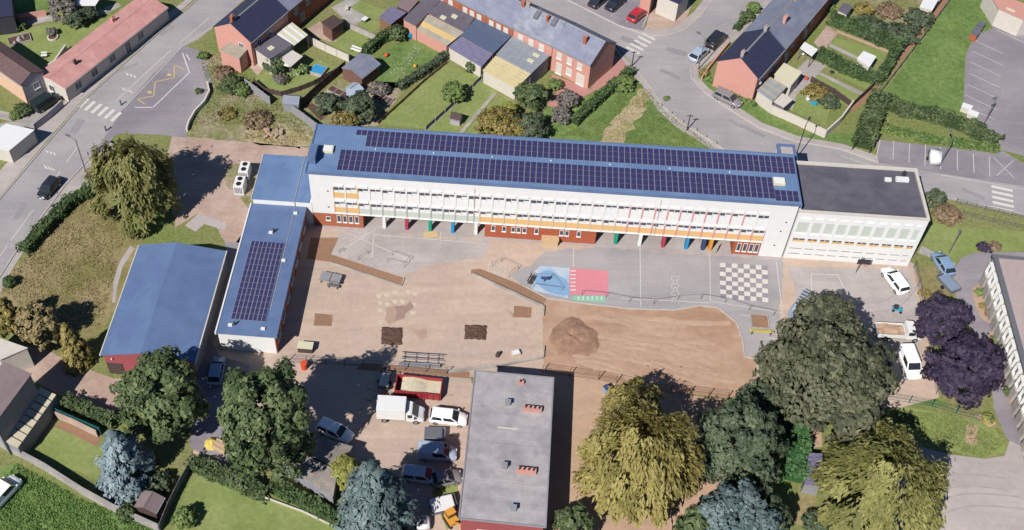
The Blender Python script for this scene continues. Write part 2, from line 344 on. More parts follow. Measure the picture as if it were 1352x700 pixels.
    P[:, 2] += zc; P[:, 2] = np.maximum(P[:, 2], .08)
    return leaf_mesh('crown', P, nr, L_, Wd, m, parent, rng, tan, tint)
def tree(name, label, x, y, rx, rz, zc, kind, m, seed, n=None, size=.3, ry=None, cat='tree', group=None, trunk='bark', limbs=9, lobes=()):
    """x,y: photo point of the crown's middle, which is zc metres above the ground"""
    p = g(x, y, zc); root = thing(name, label, cat, (p.x, p.y, 0), 0, group); rr = random.Random(seed); ry = ry or rx
    tb = MB(); r0 = .06 * rx + .03; top = zc + rz * (.75 if kind == 'cone' else .35)
    pts = [Vector((rr.uniform(-.1, .1) * q, rr.uniform(-.1, .1) * q, top * q / 4)) for q in range(5)]
    for q in range(4): tb.tube(pts[q], pts[q + 1], r0 * (1.25 - q * .24), r0 * (1.25 - (q + 1) * .24), 8)
    for q in range(limbs):
        a = q * 2.4 + rr.random(); s0 = pts[2].lerp(pts[3], rr.random()); rr_ = rr.uniform(.5, .8)
        e = Vector((math.cos(a) * rx * rr_, math.sin(a) * ry * rr_, zc + rz * rr.uniform(-.25, .5))); mid = s0.lerp(e, .5) + Vector((0, 0, .15 * rz * (1 if kind != 'cone' else -.2)))
        tb.tube(s0, mid, r0 * .45, r0 * .28, 5); tb.tube(mid, e, r0 * .28, r0 * .08, 5)
    tb.build('trunk', trunk, root)
    area = 4 * PI * rx * rz; n = n or int(min(46000, area * 2.9 / (size * size * 1.05)))
    crown(kind, rx, ry, rz, zc, n, size, m, root, seed)
    for k, (lx, ly, lr, lz, lc) in enumerate(lobes):
        q = g(lx, ly, lc) - Vector((p.x, p.y, 0)); o = crown(kind, lr, lr, lz, lc, int(4 * PI * lr * lz * 2.9 / (size * size * 1.05)), size, m, root, seed + 70 + k); o.location = (q.x, q.y, 0)
    return root
def hedge(name, label, pts, w, h, m, seed, size=.2, dens=24, cat='hedge', group=None, taper=.85):
    W_ = [g(*p) for p in pts]; O = W_[0]; root = thing(name, label, cat, O, 0, group); rng = np.random.default_rng(seed); P = []; N = []; core = MB()
    for i in range(len(W_) - 1):
        a, b = W_[i] - O, W_[i + 1] - O; L = (b - a).length; d = (b - a) / L; nn = Vector((-d.y, d.x, 0))
        q = [a + nn * w * .42, a - nn * w * .42, b - nn * w * .42, b + nn * w * .42]
        core.prism([(v.x, v.y) for v in q], .02, h * .86)
        k = int((L + w) * (2 * h + w) * dens); s_ = rng.uniform(-w * .35, L + w * .35, k); u = rng.uniform(0, 2 * h + w, k)
        off = np.where(u < h, -w / 2 * (1 - (1 - taper) * u / h), np.where(u < h + w, u - h - w / 2, w / 2 * (1 - (1 - taper) * (2 * h + w - u) / h)))
        z = np.where(u < h, u, np.where(u < h + w, h, 2 * h + w - u)); lump = .12 * np.sin(s_ * 1.7 + seed) + .08 * np.sin(s_ * 3.9 + off * 3)
        z = z * (1 + lump * .7); off = off * (1 + lump) + rng.normal(size=k) * .06
        P.append(np.stack([a.x + d.x * s_ + nn.x * off, a.y + d.y * s_ + nn.y * off, z + rng.normal(size=k) * .06], 1))
        up = ((u >= h) & (u < h + w)).astype(float); N.append(np.stack([nn.x * np.sign(off) * (1 - up), nn.y * np.sign(off) * (1 - up), up + .3], 1) + rng.normal(size=(k, 3)) * .55)
    core.build('stems', m, root)
    P = np.concatenate(P); N = np.concatenate(N); P[:, 2] = np.maximum(.05, P[:, 2]); k = len(P)
    tint = .45 + .3 * np.sin(P[:, 0] * 1.3 + seed) * np.cos(P[:, 1] * 1.1) + rng.normal(size=k) * .2
    L_ = size * rng.uniform(.7, 1.3, k); leaf_mesh('foliage', P, N, L_, L_ * .6, m, root, rng, None, tint)
    return root
def shrub(label, x, y, r, h, m, seed, name='shrub', size=.16, group=None, kind='round', cat='shrub'):
    return tree(name, label, x, y, r, h * .48, h * .52, kind, m, seed, size=size, cat=cat, group=group, limbs=5)
def tufts(name, label, polys, m, n, seed, h=(.12, .35), clump=.5):
    """uncountable grass blades standing on the ground inside photo polygons"""
    rng = np.random.default_rng(seed); P = []
    for poly in polys:
        w = np.array([[*g(*p).xy] for p in poly]); lo, hi = w.min(0), w.max(0); need = n // len(polys)
        q = rng.uniform(lo, hi, (need * 3, 2)); ins = np.zeros(len(q), bool); j = len(w) - 1
        for i in range(len(w)):
            c = ((w[i, 1] > q[:, 1]) != (w[j, 1] > q[:, 1])) & (q[:, 0] < (w[j, 0] - w[i, 0]) * (q[:, 1] - w[i, 1]) / (w[j, 1] - w[i, 1] + 1e-9) + w[i, 0]); ins ^= c; j = i
        q = q[ins]; dens = .5 + .5 * np.sin(q[:, 0] * .9 + seed) * np.cos(q[:, 1] * 1.1 + seed * .7) + .3 * np.sin(q[:, 0] * 2.3 + q[:, 1] * 1.7)
        q = q[rng.random(len(q)) < np.clip(dens + clump, .15, 1)][:need]; P.append(q)
    P = np.concatenate(P); k = len(P); hh = rng.uniform(*h, k)
    c = np.stack([P[:, 0], P[:, 1], hh * .45], 1); tan = np.array([[0, 0, 1.]]) + rng.normal(size=(k, 3)) * .7; nr = rng.normal(size=(k, 3)) + np.array([0, -.3, .8])
    o = leaf_mesh(name, c, nr, hh * .8, hh * .35, m, None, rng, tan, .5 + .35 * np.sin(P[:, 0] * .7) * np.cos(P[:, 1] * .8) + rng.normal(size=k) * .2)
    o['kind'] = 'stuff'; o['label'] = label; o['category'] = 'grass'; return o

# =================================================================== THE SETTING: ground, roads, paths
gm = bpy.data.meshes.new('ground'); gm.from_pydata([(-2500, -2000, 0), (2500, -2000, 0), (2500, 3000, 0), (-2500, 3000, 0)], [], [(0, 1, 2, 3)]); gm.materials.append(M['grass'])
ground = bpy.data.objects.new('ground', gm); C.objects.link(ground); ground['kind'] = 'structure'

road = sheet('road', [(-120, 400), (-60, 320), (0, 264), (68, 184), (116, 129), (190, 62), (268, -6), (330, -60), (380, -60), (330, -8), (289, 30), (262, 52), (241, 62), (163, 143), (123, 204), (86, 244), (25, 326), (-20, 395), (-90, 480)], 'asphalt', 2)
sheet('pavement', [(-120, 396), (-60, 316), (0, 260), (66, 181), (114, 127), (190, 58), (266, -10), (330, -66), (316, -66), (255, -8), (180, 50), (104, 116), (88, 132), (50, 170), (0, 225), (-60, 290), (-120, 360)], 'paving', 2.5)
sheet('pavement', [(123, 206), (86, 246), (25, 328), (-20, 397), (-10, 410), (10, 366), (40, 318), (90, 262), (124, 240), (150, 200), (146, 176), (132, 198)], 'paving', 2.2)
fore = sheet('forecourt', [(163, 143), (200, 100), (241, 60), (262, 66), (272, 84), (280, 105), (276, 132), (258, 152), (247, 172), (246, 182), (210, 178), (168, 176), (152, 178), (138, 200), (123, 204)], 'asphalt_dark', 3)
# kerbs of the street
def kerb(pts, parent=None, w=.16, h=.12, m='kerb', name='kerb'):
    for i in range(len(pts) - 1):
        a, b = g(*pts[i]), g(*pts[i + 1]); L = (b - a).length; mb = MB().box(0, L, -w / 2, w / 2, 0, h)
        o = mb.build(name, m, parent, bevel=0); o.location = a; o.rotation_euler = (0, 0, math.atan2(b.y - a.y, b.x - a.x))
        if not parent: o['kind'] = 'structure'
kerb([(-60, 319), (0, 263), (68, 183), (116, 128), (190, 61), (268, -7)], road)
kerb([(-20, 396), (25, 327), (86, 245), (123, 205)], road)
kerb([(164, 143), (241, 61), (289, 31)], road, .12, .05, 'paint_worn')
# zebra, triangles, zigzag, lane lines
for k in range(6):
    ax, ay = 104 + k * 8.6, 142 + k * 3.6
    stripe('zebra_stripe', (ax, ay), (ax + 12.5, ay - 11.5), .55, 'paint', 3.4, road)
for (cx_, cy_, s_) in ((171, 98, 1), (168.5, 121, -1), (65, 200, 1), (66, 224, -1)):
    for k in range(3):
        x0, y0 = cx_ - 6 + k * 5, cy_ - 2 + k * 1.6
        sheet('hump_triangle', [(x0, y0), (x0 + 4, y0 + 1.4), (x0 + 3.5 * s_ + 1, y0 + 5 * s_)], 'paint', 3.4, road)
for a, b in (((14, 318), (44, 277)), ((52, 262), (80, 226)), ((88, 214), (104, 192)), ((152, 134), (226, 66)), ((236, 58), (276, 24)), ((0, 338), (10, 324))):
    stripe('lane_line', a, b, .12, 'paint_worn', 3.4, road)
for a, b in (((181, 131), (203, 127)), ((203, 127), (205, 108)), ((205, 108), (230, 103)), ((230, 103), (230, 86)), ((230, 86), (243, 92)), ((181, 131), (192, 138))):
    stripe('zigzag_line', a, b, .16, 'paint_yellow', 4, fore)
for a, b in (((241, 70), (250, 96)), ((250, 96), (202, 142)), ((202, 142), (178, 142)), ((246, 72), (251, 80))):
    stripe('bay_line', a, b, .16, 'paint', 4, fore)
for x_, y_ in ((198, 122), (224, 99)): stripe('letter_mark', (x_ - 3, y_ - 1), (x_ + 2, y_ + 1), .5, 'paint_yellow', 4, fore)

# north road, side street, car parks
nroad = sheet('road', [(560, -70), (640, -22), (700, 4), (760, 30), (808, 54), (834, 84), (856, 112), (876, 141), (900, 163), (930, 181), (956, 198), (990, 215), (1040, 232), (1200, 250), (1260, 265), (1352, 285), (1500, 318), (1500, 266), (1352, 246), (1240, 229), (1160, 215), (1110, 197), (1050, 187), (1002, 169), (960, 143), (930, 122), (913, 103), (912, 90), (924, 80), (942, 64), (966, 46), (1006, 6), (1060, -60), (1000, -60), (945, -4), (924, 22), (904, 40), (880, 47), (857, 48), (817, 34), (749, 0), (640, -52), (600, -80)], 'asphalt', 2)
npave = sheet('pavement', [(913, 104), (930, 123), (960, 144), (1002, 170), (1050, 188), (1110, 198), (1160, 216), (1160, 206), (1112, 190), (1054, 180), (1006, 162), (966, 136), (936, 117), (922, 102), (924, 92), (950, 72), (978, 46), (1020, 6), (1070, -50), (1058, -58), (1005, 6), (965, 47), (942, 65), (922, 82), (911, 91)], 'paving', 2.5)
sheet('pavement', [(640, -46), (749, 1), (817, 35), (857, 49), (880, 48), (905, 41), (925, 23), (946, -3), (936, -10), (916, 16), (898, 30), (878, 38), (858, 39), (822, 24), (756, -9), (650, -60)], 'paving', 2.5)
sheet('pavement', [(833, 84), (855, 112), (875, 141), (899, 163), (929, 181), (955, 198), (948, 202), (922, 186), (893, 168), (868, 145), (848, 114), (828, 88), (806, 56)], 'paving', 2.5)
kerb([(749, 0), (817, 34), (857, 48), (880, 47), (904, 40), (924, 22), (945, -4)], nroad)
kerb([(1006, 6), (966, 46), (942, 64), (924, 80), (912, 90), (913, 103), (930, 122), (960, 143), (1002, 169), (1050, 187), (1110, 197), (1160, 215)], nroad)
kerb([(834, 84), (856, 112), (876, 141), (900, 163), (930, 181), (956, 198)], nroad)
for k in range(5):
    ax, ay = 827 + k * 5.2, 62 - k * 4.6
    stripe('zebra_stripe', (ax, ay), (ax + 17, ay + 9), .5, 'paint', 3.4, nroad)
for k in range(5): stripe('zebra_stripe', (1309 + k * .5, 246 + k * 7), (1337 + k * .5, 252 + k * 7), .5, 'paint', 3.4, nroad)
for a, b in (((1110, 206), (1160, 222)), ((1242, 231), (1352, 250)), ((1258, 262), (1352, 283))): stripe('lane_line', a, b, .1, 'paint_worn', 3.4, nroad)
park = sheet('parking_strip', [(1156, 184), (1160, 215), (1240, 229), (1352, 246), (1450, 262), (1450, 236), (1352, 216), (1322, 198), (1240, 194)], 'asphalt_dark', 3)
for a, b in (((1162, 185), (1157, 208)), ((1180, 186), (1179, 211)), ((1201, 189), (1200, 215)), ((1222, 191), (1221, 219)), ((1241, 194), (1242, 224)), ((1264, 199), (1264, 225)), ((1285, 203), (1286, 228)), ((1306, 207), (1307, 233)), ((1312, 208), (1340, 236)), ((1338, 212), (1316, 232))):
    stripe('bay_line', a, b, .1, 'paint_worn', 4, park)
lot = sheet('car_park', [(1292, 46), (1310, 38), (1320, 40), (1352, 56), (1500, 110), (1500, 260), (1352, 206), (1322, 198), (1318, 188), (1300, 168), (1280, 158), (1272, 140), (1273, 110), (1276, 70), (1284, 54)], 'asphalt_dark', 3)
sheet('path', [(1310, 38), (1303, 20), (1311, 12), (1320, 24), (1334, 34), (1352, 41), (1380, 50), (1380, 66), (1352, 57), (1322, 42)], 'asphalt_dark', 4)
for k in range(6): stripe('bay_line', (1286 - k * 2.2, 53 + k * 14.6), (1324 - k * 1.6, 71 + k * 14.8), .1, 'paint_worn', 4, lot)
for a, b in (((1316, 40), (1352, 56)), ((1276, 142), (1314, 158)), ((1326, 30), (1352, 41))): stripe('bay_line', a, b, .1, 'paint_worn', 4.4, lot)
tlot = sheet('car_park', [(749, 0), (817, 34), (850, 41), (856, 16), (866, 2), (880, -40), (690, -40)], 'asphalt_dark', 3)
for a, b in (((786, 14), (806, -8)), ((806, 22), (826, 0)), ((826, 30), (845, 10)), ((848, 36), (858, 14))): stripe('bay_line', a, b, .1, 'paint_worn', 4, tlot)
sheet('forecourt', [(852, 40), (858, 15), (868, 2), (880, -10), (905, -10), (913, 8), (906, 24), (890, 36), (872, 40)], 'pink_paving', 4)

A0_ = g(407, 227, 10)
def sl0(u, v): a = R(-5.364); return Vector((A0_.x + u * math.cos(a) - v * math.sin(a), A0_.y + u * math.sin(a) + v * math.cos(a), 0))
# -------- school yard
play = sheet('playground', [(400, 298), (410, 288), (1034, 335), (1200, 344), (1208, 350), (1222, 400), (1232, 470), (1240, 525), (1190, 538), (1010, 540), (1000, 470), (720, 496), (640, 500), (480, 482), (366, 474)], 'yard', 3)
# the tarmac half of the playground, swept clean of dust
tar = sheet('tarmac', [(452, 303), (646, 318), (640, 340), (560, 352), (533, 366), (437, 336)], 'paving', 4, jag=.35)
tar2 = sheet('tarmac', [(790, 327), (1034, 343), (1034, 352), (1030, 414), (1026, 440), (1015, 470), (982, 472), (976, 446), (972, 425), (948, 407), (925, 404), (890, 410), (830, 408), (770, 401), (722, 393), (690, 376), (672, 364), (700, 352), (722, 332)], 'asphalt', 4, jag=.25)
tar3 = sheet('tarmac', [(1040, 352), (1198, 356), (1208, 380), (1214, 440), (1216, 500), (1090, 520), (1060, 420)], 'paving', 4, jag=.1)
field = sheet('sand_field', [(722, 393), (770, 400), (830, 407), (890, 409), (925, 403), (948, 406), (972, 425), (980, 448), (983, 470), (1000, 474), (1003, 518), (960, 526), (860, 514), (790, 500), (720, 492), (717, 470), (716, 404)], 'sand', 5)
sheet('sand_strip', [(622, 356), (634, 355), (680, 373), (722, 393), (717, 404), (670, 383), (622, 362)], 'soil_mid', 5.5)
sheet('sand_strip', [(410, 314), (447, 314), (437, 336), (533, 367), (530, 377), (436, 346), (405, 342)], 'soil_mid', 5.5)
sheet('dirt_band', [(478, 479), (540, 484), (620, 491), (620, 500), (540, 493), (470, 488)], 'soil_mid', 5.5)
for nm, x0, y0, x1, y1, m_, l_ in (('soil_patch', 416, 414, 439, 431, 'soil_mid', 6), ('soil_patch', 679, 404, 702, 420, 'soil_mid', 6)):
    sheet(nm, [(x0, y0), (x1, y0 + 2), (x1 - 1, y1), (x0 - 2, y1 - 1)], m_, l_, jag=.05)
# planted pits with earth heaped in, slightly proud rims
for (x0, y0, x1, y1) in ((504, 432, 532, 456), (614, 429, 643, 449)):
    p = MB(); w = [g(x0, y0), g(x1, y0 + 1), g(x1 - 1, y1), g(x0 - 1, y1 - 1)]; rr = random.Random(int(x0)); n_ = 9; vs = []; fs = []
    for i in range(n_ + 1):
        for j in range(n_ + 1):
            a = w[0].lerp(w[1], i / n_).lerp(w[3].lerp(w[2], i / n_), j / n_); e = min(i, j, n_ - i, n_ - j); vs.append((a.x + rr.uniform(-.08, .08), a.y + rr.uniform(-.08, .08), .03 + (rr.uniform(.04, .17) if e else 0)))
    for i in range(n_):
        for j in range(n_): q = i * (n_ + 1) + j; fs.append((q, q + 1, q + n_ + 2, q + n_ + 1))
    o = p.add(vs, fs).build('earth_pit', 'soil'); o['kind'] = 'structure'
sheet('worn_patch', [(790, 500), (720, 492), (714, 500), (700, 720), (960, 720), (965, 640), (925, 560), (960, 528), (860, 514)], 'sand_pale', 1)
sheet('yard', [(372, 472), (480, 484), (619, 494), (660, 600), (606, 730), (470, 730), (440, 600), (370, 560), (300, 600), (255, 600), (262, 470), (300, 462)], 'yard', 1.5)
sheet('verge', [(595, 622), (606, 622), (602, 690), (590, 700), (570, 650)], 'lawn', 2)
us = MB().add([(*sl0(-.3, -.4).xy, .018), (*sl0(62.2, -.4).xy, .018), (*sl0(62.2, 8.8).xy, .018), (*sl0(-.3, 8.8).xy, .018)], [(0, 1, 2, 3)]).build('undercroft_floor', 'paving'); us['kind'] = 'structure'
for k, (x0, y0, x1, y1) in enumerate(((150, 96, 182, 84), (210, 46, 228, 34), (20, 290, 34, 268), (96, 176, 108, 158), (872, 92, 898, 104), (880, 64, 906, 72), (960, 158, 1010, 180), (820, 50, 846, 58), (1270, 250, 1300, 262))):
    stripe('road_patch', (x0, y0), (x1, y1), 1.2 if k % 2 else .8, 'asphalt_patch', 2.6, road if k < 4 else nroad)
for pts_, m_, jg_ in (([(520, 406), (534, 402), (540, 398), (546, 404), (540, 412), (532, 420), (522, 422)], 'stain_dark', .3), ([(506, 404), (518, 402), (520, 418), (530, 424), (512, 428)], 'stain', .35), ([(548, 438), (562, 436), (566, 444), (554, 450)], 'stain', .35), ([(668, 408), (676, 414), (682, 420), (674, 416)], 'stain', .15)): sheet('dust_stain', pts_, m_, 3.6 + .5 * (m_ == 'stain_dark'), jag=jg_)
rs_ = random.Random(8)
for k in range(16):
    x_, y_ = 500 + (k % 5) * 11 + rs_.uniform(-4, 4), 386 + (k // 5) * 12 + rs_.uniform(-3, 3); sheet('pale_scuff', [(x_, y_), (x_ + 6, y_ + 1), (x_ + 5, y_ + 5), (x_ - 1, y_ + 4)], 'yard_pale', 3.4, jag=.12)
# ball-court lines
for a, b in (((447, 303), (545, 345)), ((452, 330), (497, 302)), ((494, 307), (491, 340)), ((494, 310), (640, 322)), ((757, 329), (757, 352)), ((845, 327), (846, 405)), ((937, 333), (938, 398)), ((1025, 346), (1033, 412)), ((1033, 412), (1034, 438)), ((846, 395), (936, 400)), ((938, 398), (1032, 413)), ((820, 394), (846, 396)), ((1071, 362), (1072, 385)), ((1071, 362), (1108, 363)), ((1106, 363), (1118, 388)), ((1118, 388), (1142, 400)), ((1013, 446), (1033, 449)), ((976, 416), (1010, 419)), ((582, 306), (581, 320)), ((462, 318), (486, 308)), ((437, 306), (470, 298))):
    stripe('court_line', a, b, .1, 'paint_worn', 5, play)
for k in range(7):      # hopscotch boxes
    y0 = 365 + k * 5.0; x0 = 889 if k % 2 else 887; x1 = 894 if k % 2 else 896
    for a, b in (((x0, y0), (x1, y0)), ((x0, y0), (x0, y0 + 5)), ((x1, y0), (x1, y0 + 5))): stripe('hopscotch_line', a, b, .08, 'paint_worn', 5, play)
for i_ in range(5):
    stripe('hopscotch_line', (646 + i_ * 7, 345 + i_ * 2), (644 + i_ * 7, 362 + i_ * 3), .08, 'paint_worn', 5, play); stripe('hopscotch_line', (640, 350 + i_ * 4), (668, 350 + i_ * 6), .08, 'paint_worn', 5, play)
# giant chess board
cb = sheet('chess_board', [(950, 347), (1013.5, 351), (1015, 399.5), (951, 394)], 'asphalt_dark', 5)
for i in range(8):
    for j in range(8):
        if (i + j) % 2 == 0:
            f_ = lambda u, v: (950 + 63.5 * u + 1 * v, 347 + 4 * u + 47 * v + 1.5 * u * v)
            e = .002; sheet('chess_square', [f_(i / 8 + e, j / 8 + e), f_((i + 1) / 8 - e, j / 8 + e), f_((i + 1) / 8 - e, (j + 1) / 8 - e), f_(i / 8 + e, (j + 1) / 8 - e)], 'paint', 6, cb)
# painted games: blue sea, pink square, green strip
mur = sheet('painted_game', [(706, 358), (714, 351), (752, 354), (750, 394), (704, 384), (700, 374)], 'paint_blue', 5)
sheet('painted_patch', [(708, 364), (724, 357), (738, 364), (750, 374), (750, 390), (726, 386), (708, 374)], 'paint_sea', 6, mur, smooth=True)
pk = sheet('painted_game', [(752, 354), (803, 358), (803, 390), (751, 389)], 'paint_pink', 5)
for k in range(6): stripe('score_line', (753, 358 + k * 5), (760, 358 + k * 5), .2, 'paint', 6, pk)
gs = sheet('painted_game', [(757, 391), (798, 391), (800, 399), (770, 398), (754, 396)], 'paint_green', 5)
for k in range(6): stripe('score_line', (764 + k * 6, 391.5), (764 + k * 6, 396), .18, 'paint', 6, gs)
# -------- left: red footpath, lawns, back lane
sheet('footpath', [(226, 178), (300, 186), (418, 196), (416, 207), (350, 206), (336, 262), (325, 300), (318, 320), (296, 318), (284, 296), (262, 282), (232, 300), (226, 262), (222, 200)], 'pink_paving', 2, jag=.15)
sheet('step_path', [(262, 282), (244, 298), (258, 306), (270, 296), (296, 304), (300, 296), (276, 286)], 'paving', 3)
sheet('lawn', [(298, 226), (318, 216), (344, 236), (332, 276), (312, 254), (300, 246)], 'scrub', 3, smooth=True)
sheet('rough_lawn', [(126, 246), (170, 300), (196, 326), (140, 430), (120, 470), (70, 470), (0, 400), (-30, 420), (8, 370), (50, 318), (96, 262)], 'dry_grass', 1, jag=.2)
sheet('path', [(172, 324), (178, 328), (162, 352), (155, 378), (152, 400), (148, 400), (150, 370), (158, 346)], 'paving', 2)
sheet('scrub_ground', [(262, 66), (290, 72), (320, 105), (370, 145), (416, 172), (414, 196), (300, 186), (247, 178), (250, 166), (276, 134), (282, 106), (272, 82)], 'scrub', 1.5, jag=.2)
sheet('dirt_patch', [(330, 168), (345, 160), (400, 172), (412, 190), (380, 194), (320, 184)], 'track', 2, smooth=True, jag=.4)
sheet('lane', [(-40, 440), (60, 462), (112, 486), (150, 500), (178, 500), (182, 520), (150, 545), (110, 540), (40, 500), (-40, 490)], 'pink_paving', 2)
sheet('alley', [(258, 470), (300, 336), (326, 300), (290, 440), (300, 462), (330, 480), (320, 560), (300, 620), (250, 590)], 'asphalt_dark', 2)
sheet('alley', [(280, 452), (300, 430), (385, 440), (372, 476), (330, 482), (290, 470)], 'yard', 2.3)
sheet('alley', [(300, 336), (296, 318), (318, 318), (326, 300), (330, 290), (300, 430), (258, 475), (262, 460)], 'asphalt_dark', 1.7)
# -------- top-left garden
sheet('lawn', [(0, 40), (70, 32), (120, 28), (155, 18), (150, 30), (60, 110), (0, 78), (-60, 50)], 'lawn', 1)
sheet('lawn', [(18, 0), (62, -8), (66, 12), (20, 22)], 'lush', 2)
sheet('terrace', [(0, 26), (60, 18), (78, 26), (36, 34), (0, 39), (-60, 46), (-60, 34)], 'concrete', 2)
sheet('terrace', [(124, 20), (132, 12), (156, 4), (160, 8), (140, 18)], 'concrete', 2)
sheet('yard', [(-30, 150), (12, 160), (46, 160), (84, 130), (60, 118), (50, 130), (20, 150), (-30, 140)], 'concrete', 1)
sheet('driveway', [(-30, 170), (10, 161), (52, 160), (44, 170), (20, 195), (0, 205), (-60, 230)], 'concrete', 2)
# -------- gardens north of the school (each plot its own lawn)
sheet('lawn', [(338, 100), (362, 92), (400, 84), (412, 76), (452, 92), (420, 112), (396, 118), (362, 123), (336, 112)], 'lawn', 1)
sheet('terrace', [(326, 62), (345, 70), (350, 88), (340, 100), (326, 84)], 'pink_paving', 2)
sheet('lawn', [(422, 50), (450, 35), (500, 54), (464, 78), (440, 66)], 'lawn', 1)
sheet('lawn', [(462, 10), (472, 0), (510, 14), (505, 32), (492, 43), (474, 32), (484, 20)], 'lawn', 1)
sheet('terrace', [(437, 10), (460, -2), (476, 0), (462, 10), (484, 21), (470, 34), (456, 27)], 'concrete', 2)
sheet('terrace', [(406, 38), (422, 28), (430, 36), (446, 54), (436, 56), (416, 48)], 'pink_paving', 2)
sheet('lawn', [(497, 78), (520, 60), (548, 54), (590, 68), (586, 86), (550, 106), (528, 116), (502, 112), (490, 100)], 'lush', 1, smooth=True)
sheet('lawn', [(500, 164), (560, 110), (590, 86), (636, 102), (612, 124), (560, 170)], 'lawn', 1)
sheet('lawn', [(562, 172), (614, 124), (640, 104), (660, 116), (650, 132), (610, 176)], 'lawn', 1.2)
sheet('lawn', [(612, 178), (652, 132), (676, 124), (672, 140), (640, 180)], 'lawn', 1)
sheet('path', [(605, 176), (652, 122), (656, 123), (610, 177)], 'concrete', 2.2)
sheet('path', [(560, 172), (634, 104), (637, 105), (564, 173)], 'concrete_grey', 2.2)
sheet('vegetable_bed', [(404, 140), (412, 136), (432, 150), (424, 160)], 'soil', 2)
sheet('vegetable_plot', [(420, 126), (450, 104), (540, 110), (500, 166), (440, 168), (400, 150)], 'scrub', 1)
sheet('terrace', [(728, 98), (780, 118), (812, 72), (834, 88), (800, 112), (766, 130), (744, 142), (722, 140), (738, 118)], 'red_paving', 2)
sheet('lawn', [(720, 140), (744, 142), (770, 132), (810, 104), (826, 96), (846, 110), (800, 150), (770, 190), (716, 184)], 'lush', 1)
sheet('trampled_track', [(852, 112), (862, 122), (840, 160), (822, 196), (784, 194), (800, 168), (830, 140)], 'track', 2, jag=.6)
sheet('meadow', [(846, 110), (862, 122), (880, 148), (904, 170), (950, 200), (820, 196), (760, 196), (800, 150)], 'lush', 1.2, jag=.2)
# -------- right: gardens, verges, loop road
sheet('verge', [(918, 102), (934, 96), (996, 138), (1060, 176), (1118, 176), (1145, 170), (1130, 202), (1054, 181), (1006, 163), (966, 137), (936, 118)], 'lush', 1.4)
sheet('lawn', [(1060, 112), (1098, 138), (1090, 166), (1044, 146), (1050, 126)], 'lawn', 1.5)
sheet('lawn', [(1070, 104), (1076, 98), (1136, 124), (1124, 142), (1100, 132)], 'lawn', 1.5)
sheet('lawn', [(1084, 88), (1092, 84), (1152, 104), (1144, 118)], 'lawn', 1.5)
sheet('lawn', [(1094, 60), (1104, 50), (1172, 68), (1160, 84), (1138, 82)], 'lawn', 1.5)
sheet('path', [(1080, 98), (1084, 96), (1140, 122), (1136, 126)], 'concrete', 2)
sheet('path', [(1092, 60), (1096, 57), (1134, 76), (1130, 79)], 'concrete', 2)
sheet('path', [(1102, 42), (1106, 40), (1178, 68), (1175, 71)], 'sand_pale', 2)
sheet('terrace', [(1074, 56), (1092, 34), (1106, 44), (1092, 62), (1088, 70)], 'pink_paving', 2)
sheet('terrace', [(1044, 100), (1066, 78), (1092, 86), (1078, 100), (1070, 110), (1052, 124), (1046, 146), (1036, 140), (1034, 118)], 'paving', 2)
sheet('meadow', [(1164, 128), (1262, -10), (1300, -30), (1312, 14), (1310, 38), (1290, 44), (1282, 56), (1274, 72), (1272, 160), (1210, 156)], 'lush', 1.2)
sheet('path', [(1126, 148), (1160, 118), (1270, -20), (1262, -24), (1180, 84), (1118, 146)], 'soil_mid', 2)
sheet('garden', [(1120, 30), (1150, -10), (1230, -30), (1250, -10), (1214, 40), (1204, 60), (1160, 50)], 'scrub', 1, jag=.2)
loop = sheet('drive', [(1262, 352), (1270, 340), (1290, 333), (1352, 333), (1500, 340), (1500, 380), (1352, 350), (1314, 344), (1316, 400), (1330, 470), (1338, 540), (1352, 572), (1352, 592), (1330, 580), (1312, 540), (1306, 470), (1286, 440), (1268, 410), (1258, 376)], 'asphalt_dark', 3, smooth=False)
bed = sheet('flower_bed', [(1284, 382), (1296, 375), (1306, 378), (1312, 398), (1318, 420), (1312, 428), (1296, 420), (1288, 402)], 'sand_pale', 4, smooth=True)
sheet('flower_bed', [(1304, 446), (1314, 438), (1326, 442), (1334, 480), (1344, 540), (1352, 560), (1336, 540), (1320, 500)], 'sand', 4, smooth=True)
sheet('verge', [(1224, 300), (1244, 268), (1268, 300), (1352, 306), (1480, 320), (1480, 338), (1352, 332), (1290, 332), (1262, 345), (1254, 355), (1220, 322)], 'lawn', 1.5)
sheet('verge', [(1216, 352), (1240, 350), (1262, 356), (1262, 380), (1250, 400), (1216, 400), (1204, 360)], 'dry_grass', 2)
sheet('path', [(1217, 324), (1262, 348), (1260, 353), (1212, 334)], 'concrete', 2.4)
lot2 = sheet('car_park', [(1196, 586), (1214, 590), (1254, 600), (1300, 606), (1326, 602), (1334, 580), (1352, 592), (1500, 620), (1500, 800), (1150, 800), (1160, 640)], 'lot', 1.6)
sheet('verge', [(1150, 540), (1180, 534), (1260, 548), (1308, 562), (1328, 584), (1328, 598), (1300, 605), (1240, 592), (1190, 574), (1140, 566)], 'lawn', 1.8, smooth=False, jag=.1)
sheet('verge', [(1170, 516), (1222, 520), (1256, 536), (1180, 534)], 'lush', 2.2)
sheet('dirt_patch', [(1275, 560), (1291, 562), (1290, 588), (1275, 586)], 'sand_pale', 2.4, jag=.05)
sheet('flower_bed', [(1286, 548), (1306, 548), (1316, 560), (1306, 564)], 'sand', 2.6)
sheet('dirt_patch', [(1058, 560), (1084, 566), (1086, 590), (1064, 592), (1056, 580)], 'sand_pale', 2)
sheet('dirt_patch', [(1050, 650), (1078, 650), (1076, 690), (1060, 696), (1048, 690)], 'dry_grass', 2)
